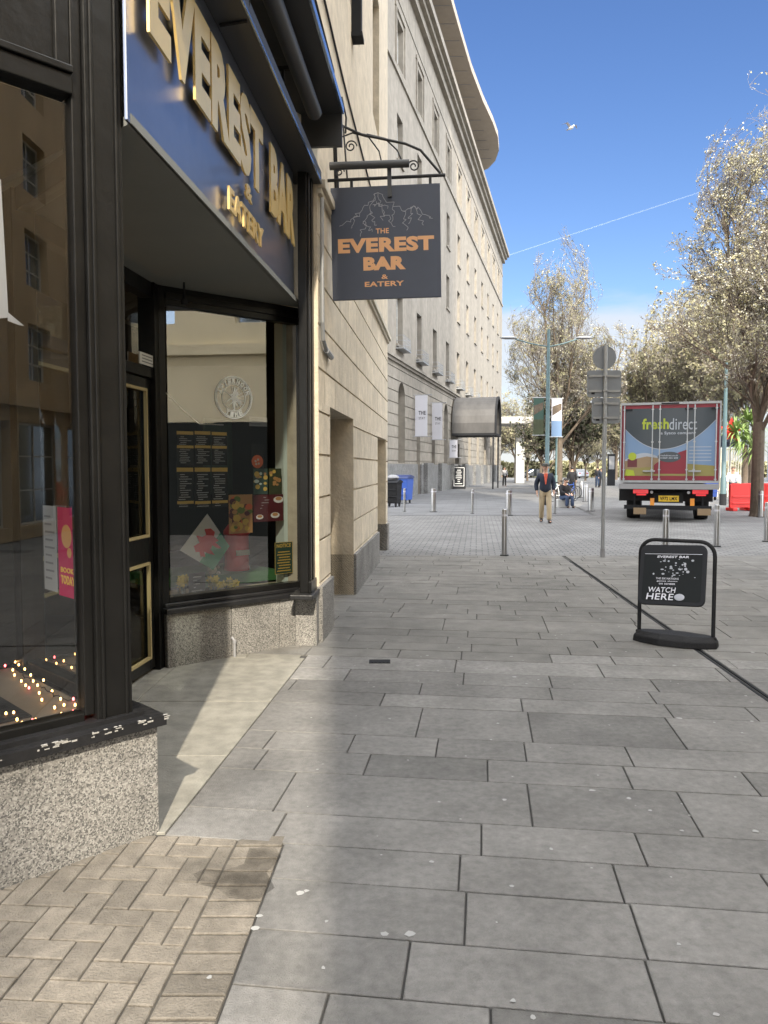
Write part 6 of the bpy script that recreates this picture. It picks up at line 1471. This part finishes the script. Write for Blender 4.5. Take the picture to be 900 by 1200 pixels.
far_block('office_block', 'pale blue grey building glimpsed behind the big tree at the right', 47, 88, R(100), 30, 25, 10, 'farwall', 7, 4, 'winframe')
# ------------ off to the right and behind: mirrored buildings, then an unseen block added to shade the street
far_block('corner_building', 'sunlit pale stone building across the street, seen mirrored in the menu window', 10.2, 13, PI, 13.3, 13, 12, 'palestone', 5, 3, 'winframe', 4.6)
far_block('sandstone_building', 'brown sandstone building across the side street, seen mirrored in the bay window', 40, -3.8, -PI/2, 29.8, 15, 12, 'brownstone', 11, 5, 'winframe', 3.3)
cbx = [o for o in COL.objects if o.name.startswith('corner_building') and o.parent is None and abs(o.location.x-10.2) < .01][0]
m = MB(FM(10.2, 13, PI)); m.box(0, 13.3, -.08, -.003, 0, 2.72); m.build('dark_shopfront', M['interior'], cbx)
t = thing('added_shade_block', 'unseen tall block added behind the viewer to shade the street', 'building', (6, -18, 0)); m = MB(); m.prism([(.62, -9.5), (2.7, -26), (26, -26), (26, -9.5)], 0, 29.5); m.build('wall', M['brownstone'], t)  # added sun blocker, never in view; its slanted side sets the sunlit edge
m = MB(); m.prism([(.75, -10), (2.7, -25), (10.5, -25), (10.5, -10)], 30.0, 76); m.build('shade_tower', M['palestone'], t)  # added on top to keep the sun off the long facade
m = MB(); m.prism([(.6, -9.4), (2.7, -26.1), (26.1, -26.1), (26.1, -9.4)], 29.5, 30.0); m.build('cornice', M['brownstone'], t)
# ================================================================== TREES
def make_tree(seed, H, R_, th, trunk_r, nlead, leafs, leaf_n, leaf_size, lean=(0, 0), fill=1.0, twig_den=1.0, top_narrow=.5, base_frac=.28):
    """upright tree in its own space; returns (trunk mesh builder, crown builder). leafs = material slots and weights"""
    r = random.Random(seed); tr = MB(); cr = MB(); tips = []
    tr.tube([(0, 0, -.1), (0, 0, .15), (lean[0]*.3, lean[1]*.3, th*.6), (lean[0], lean[1], th)], [trunk_r*1.35, trunk_r*1.05, trunk_r*.92, trunk_r*.9], 12)
    def env(z):                           # radius of the crown at a height
        u = (z-H*base_frac)/(H*(1-base_frac)); u = max(0, min(1, u))
        return R_*(math.sin(PI*min(1, u*.86+.12))**.65)*(1-(1-top_narrow)*u**2.2)
    def limb(p, d, ln, rad, lev):
        n = 5; path = [p.copy()]; rr = [rad]; q = p.copy(); dd = d.copy()
        for i in range(n):
            dd = (dd+Vector((r.gauss(0, .10), r.gauss(0, .10), r.gauss(.035, .06)))).normalized()
            q = q+dd*ln/n
            e = env(q.z); h = math.hypot(q.x, q.y)
            if h > e: dd = (dd-Vector((q.x, q.y, 0)).normalized()*.35+Vector((0, 0, .2))).normalized()
            path.append(q.copy()); rr.append(rad*(1-(i+1)/n*.62))
        (tr if lev < 2 else cr).m = 0
        (tr if lev < 2 else cr).tube(path, rr, 7 if lev == 0 else 5 if lev == 1 else 3, False)
        if lev >= 3 or rad < .009:
            tips.append(path)
            for _ in range(3):
                b = path[r.randrange(1, n)]; dv = (dd+Vector((r.gauss(0, .6), r.gauss(0, .6), r.gauss(.1, .5)))).normalized()*r.uniform(.25, .6)
                hp = [b, b+dv*.5+Vector((0, 0, .02)), b+dv]; cr.m = 0; cr.tube(hp, [.008, .006, .004], 3, False); tips.append(hp)
            return
        k = {0: 11, 1: 8, 2: 6}[lev]
        for j in range(int(k*(fill if lev else 1)+.5)):
            t = r.uniform(.22, 1.0) if lev else r.uniform(.12, 1.0); i = min(n-1, int(t*n)); b = path[i].lerp(path[i+1], t*n-i)
            ax = (path[i+1]-path[i]).normalized(); perp = ax.orthogonal().normalized(); perp.rotate(Matrix.Rotation(r.uniform(0, 2*PI), 3, ax))
            sp = r.uniform(.45, .95); nd = (ax*math.cos(sp)+perp*math.sin(sp)+Vector((0, 0, .18))).normalized()
            limb(b, nd, ln*r.uniform(.34, .58)*(1.0-.25*t), rr[i]*r.uniform(.42, .62), lev+1)
    for i in range(nlead):
        a = 2*PI*i/nlead+r.uniform(-.4, .4); tilt = r.uniform(.12, .30) if i % 3 else r.uniform(.42, .62)
        z0_ = th*r.uniform(.82, 1.0); d = Vector((math.cos(a)*math.sin(tilt), math.sin(a)*math.sin(tilt), math.cos(tilt)))
        limb(Vector((lean[0]*z0_/th, lean[1]*z0_/th, z0_)), d, (H-th)*r.uniform(.72, 1.02)*(1 if tilt < .4 else .72), trunk_r*r.uniform(.30, .46), 0)
    tot = sum(w for w in leafs); cand = tips
    q0 = None
    for _ in range(leaf_n):
        p = r.choice(cand); t = r.random()**.7; i = min(len(p)-2, int(t*(len(p)-1))); q = p[i].lerp(p[i+1], r.random())
        if _ % 4: q = q0+Vector((r.gauss(0, .05), r.gauss(0, .05), r.gauss(0, .05)))
        else: q0 = q+Vector((r.gauss(0, .02), r.gauss(0, .02), r.gauss(0, .02))); q = q0
        nv = noise.noise(q*.55+Vector((seed, 0, 0)))
        x = (r.random()*.55+(.5+nv*.9)*.45)*tot; acc = 0; slot = len(leafs)
        for li, w in enumerate(leafs):
            acc += w
            if x <= acc: slot = li+1; break
        slot = min(slot, len(leafs))
        if nv < -.30 and r.random() < .75: continue
        cr.m = slot; s = leaf_size*r.uniform(.55, 1.35)
        u = Vector((r.gauss(0, 1), r.gauss(0, 1), r.gauss(0, 1))).normalized(); v = u.orthogonal().normalized()
        v.rotate(Matrix.Rotation(r.uniform(0, 6.28), 3, u)); w_ = u.cross(v)
        cr.add([q-v*s*.5, q+w_*s*.38, q+v*s*.6, q-w_*s*.38], [(0, 1, 2, 3)])
    return tr, cr
def mesh_of(mb, name, mats):
    me = bpy.data.meshes.new(name); me.from_pydata(mb.v, [], mb.f)
    for m_ in mats: me.materials.append(m_)
    if len(mats) > 1: me.polygons.foreach_set('material_index', mb.mi)
    return me
def plant_tree(kind, px, pyb, scale, rz, label, group, sz=1.0, Y=None):
    c = G(px, pyb) if Y is None else Vector((at(px, 560, Y).x, Y, 0))
    t = thing('street_tree', label, 'tree', (c.x, c.y, 0), rz, group); t.scale = (scale, scale, scale*sz)
    for nm, me in zip(('trunk', 'crown'), kind):
        o = bpy.data.objects.new(nm, me); COL.objects.link(o); o.parent = t
    return t
def kind(args, cmats):
    tr, cr = make_tree(*args[0], **args[1]); return mesh_of(tr, 'trunk', [M['bark']]), mesh_of(cr, 'crown', [M['twig']]+[M[k] for k in cmats])
KA = kind(((11, 14.0, 4.9, 3.7, .24, 9, [.42, .36, .22], 56000, .070), dict(base_frac=.24, top_narrow=.62)), ['blossom', 'golden', 'olive'])
KB = kind(((23, 13.0, 3.5, 3.4, .20, 11, [.28, .34, .38], 40000, .066), dict(base_frac=.20, top_narrow=.5)), ['blossom', 'golden', 'olive'])
KC = kind(((37, 11.0, 3.6, 2.6, .18, 8, [.18, .62, .2], 15000, .15), dict(base_frac=.2, top_narrow=.7)), ['blossom', 'golden', 'olive'])
KD = kind(((41, 8.0, 3.0, 1.6, .16, 8, [.12, .16, .72], 13000, .16), dict(base_frac=.12, top_narrow=.75)), ['blossom', 'golden', 'darkleaf'])
gS = 'street trees in early leaf'
plant_tree(KA, 886.5, 605, .86, 1.0, 'big blossoming street tree at the right edge with a thick dark trunk', gS)
plant_tree(KB, 655, 582, .95, .6, 'slender half bare tree behind the bannered lamp column', gS, 1.02)
plant_tree(KD, 672, 578, 1.0, 2.2, 'low dark leaved tree filling in behind the two square sign backs', gS, 1.0)
plant_tree(KD, 640, 572, 1.0, 4.1, 'low dark tree between the lamp column and the concrete shelter', gS, .9)
plant_tree(KC, 0, 0, 1.5, .7, 'unseen leafing tree added behind the viewer to dapple the sunlight on the bay', gS, 1.0, None) if False else None
t_ = plant_tree(KB, 450, 600, 1.5, .7, 'unseen leafing tree added behind the viewer on the left to dapple the sunlight', gS); t_.location = (-5.2, -13, 0)  # added out of view to break up the sun on the near paving
gB = 'golden trees across the far end of the street'
spots = [(800, 62, 1.25, .3, 1.15, 'tall golden tree behind the right half of the lorry'), (765, 70, 1.25, 1.9, 1.1, 'golden tree rising behind the left half of the lorry'), (840, 56, 1.35, 2.7, 1.1, 'golden tree behind the sunlit teal column'),
         (745, 88, 1.15, .9, 1.0, 'distant golden tree just right of the sign pole'), (722, 105, 1.05, 3.3, .95, 'distant low golden tree behind the sign pole'), (880, 47, 1.15, 5.0, 1.0, 'golden tree close behind the big blossoming tree'), (930, 40, 1.2, 5.6, 1.1, 'golden tree at the edge of the photo right of the big tree'),
         (700, 120, 1.1, 1.1, .8, 'far golden tree above the distant people'), (668, 118, 1.2, 2.4, .85, 'far golden tree behind the bicycles'), (634, 122, 1.25, 3.9, .9, 'far golden tree above the black car'), (604, 126, 1.3, 5.2, .9, 'far golden tree behind the concrete shelter'), (584, 128, 1.3, .5, .9, 'far golden tree at the end of the long pale building'),
         (618, 95, .75, .2, 1.0, 'small golden tree by the concrete pillar'), (686, 98, .7, 1.5, 1.0, 'small golden tree over the silver car')]
for px, Y, sc, rz, sz, lab in spots: plant_tree(KC, px, 0, sc, rz, lab, gB, sz, Y)
o = MB(); hb_ = MB(); r = random.Random(6)
for i in range(15000):      # a far hedge and scrub closing the end of the street
    x = r.uniform(5, 75); q = Vector((x, 132+r.uniform(-2, 2), r.random()**.8*(2.6+1.2*noise.noise(Vector((x*.3, 0, 0)))))); s = r.uniform(.15, .4)
    u = Vector((r.gauss(0, 1), r.gauss(0, 1), r.gauss(0, 1))).normalized(); v = u.orthogonal(); w_ = u.cross(v); hb_.m = r.randrange(2); hb_.add([q-v*s, q+w_*s*.6, q+v*s, q-w_*s*.6], [(0, 1, 2, 3)])
ob = hb_.build('far_hedge', [M['golden'], M['olive']]); tag(ob, 'golden brown scrub closing off the far end of the street', 'hedge', kind='stuff')
m = MB(); m.box(2, 90, 136, 137, 0, 1.5); solo(m, 'far_wall', M['white'], 'long low pale wall at the far end of the street', 'wall')
# cabbage palm
c = G(872, 590); c = Vector((at(872, 560, 36).x, 36, 0))
t = thing('cabbage_palm', 'bright green spiky cabbage palm left of the big tree trunk', 'palm', tuple(c)); m = MB(frame(t)); m.tube([(0, 0, 0), (.05, 0, 1.4), (0, 0, 2.7)], [.16, .13, .12], 10); m.build('trunk', M['bark'], t)
m = MB(frame(t)); r = random.Random(9)
for hx, hz in ((0, 2.9), (.5, 2.5), (-.45, 3.3), (.2, 3.8)):
    for i in range(85):
        a = r.uniform(0, 2*PI); el = r.uniform(-.6, 1.4); ln = r.uniform(.8, 1.25); p0 = Vector((hx, 0, hz)); d = Vector((math.cos(a)*math.cos(el), math.sin(a)*math.cos(el), math.sin(el))); sd_ = d.cross(Vector((0, 0, 1))).normalized()*.035
        p1 = p0+d*ln*.6; p2 = p0+d*ln+Vector((0, 0, -.28)); m.add([p0-sd_*.5, p0+sd_*.5, p1+sd_, p1-sd_, p2], [(0, 1, 2, 3), (3, 2, 4)])
m.build('crown', M['palm'], t)
# gull and vapour trail
v = at(669, 150, 45); t = thing('seagull', 'white seagull gliding high in the blue sky', 'gull', tuple(v), .5)
m = MB(frame(t)); m.ball((0, 0, 0), .10, .22, .08, 10, 7); m.ball((0, -.22, .04), .05, .07, .05, 8, 6); m.add([(-.05, .18, 0), (.05, .18, 0), (.08, .36, .0), (-.08, .36, .0)], [(0, 1, 2, 3)]); m.build('body', M['white'], t, True)
for sx in (-1, 1):
    m = MB(frame(t)); m.add([(sx*.06, -.10, .03), (sx*.06, .10, .03), (sx*.32, .06, .20), (sx*.32, -.10, .21), (sx*.62, .14, .10), (sx*.06, -.1, .045), (sx*.06, .1, .045), (sx*.32, .06, .215), (sx*.32, -.1, .225)], [(0, 1, 2, 3), (3, 2, 4), (8, 7, 6, 5), (4, 7, 8)]); m.build('wing', M['offwhite'], t)
cm_, N_, L_, P_ = newmat('vapour_trail'); N_.remove(P_); tb = N_.new('ShaderNodeBsdfTransparent'); df = N_.new('ShaderNodeBsdfDiffuse'); df.inputs[0].default_value = (.85, .87, .9, 1); lw = N_.new('ShaderNodeLayerWeight'); lw.inputs[0].default_value = .5
mm_ = N_.new('ShaderNodeMapRange'); mm_.inputs[1].default_value = 0; mm_.inputs[2].default_value = .8; mm_.inputs[3].default_value = .05; mm_.inputs[4].default_value = 0; L_.new(lw.outputs['Facing'], mm_.inputs[0])
mi_ = N_.new('ShaderNodeMixShader'); L_.new(mm_.outputs[0], mi_.inputs[0]); L_.new(tb.outputs[0], mi_.inputs[1]); L_.new(df.outputs[0], mi_.inputs[2]); L_.new(mi_.outputs[0], N_['Material Output'].inputs[0])
a, b = at(560, 311, 3600), at(860, 212, 4200); m = MB(); pth = [a.lerp(b, i/8) for i in range(9)]; m.tube(pth, [2.2+i*.2 for i in range(9)], 12, False)
solo(m, 'vapour_trail', cm_, 'thin white vapour trail slanting across the blue sky', 'vapour trail', kind='structure', smooth=True)
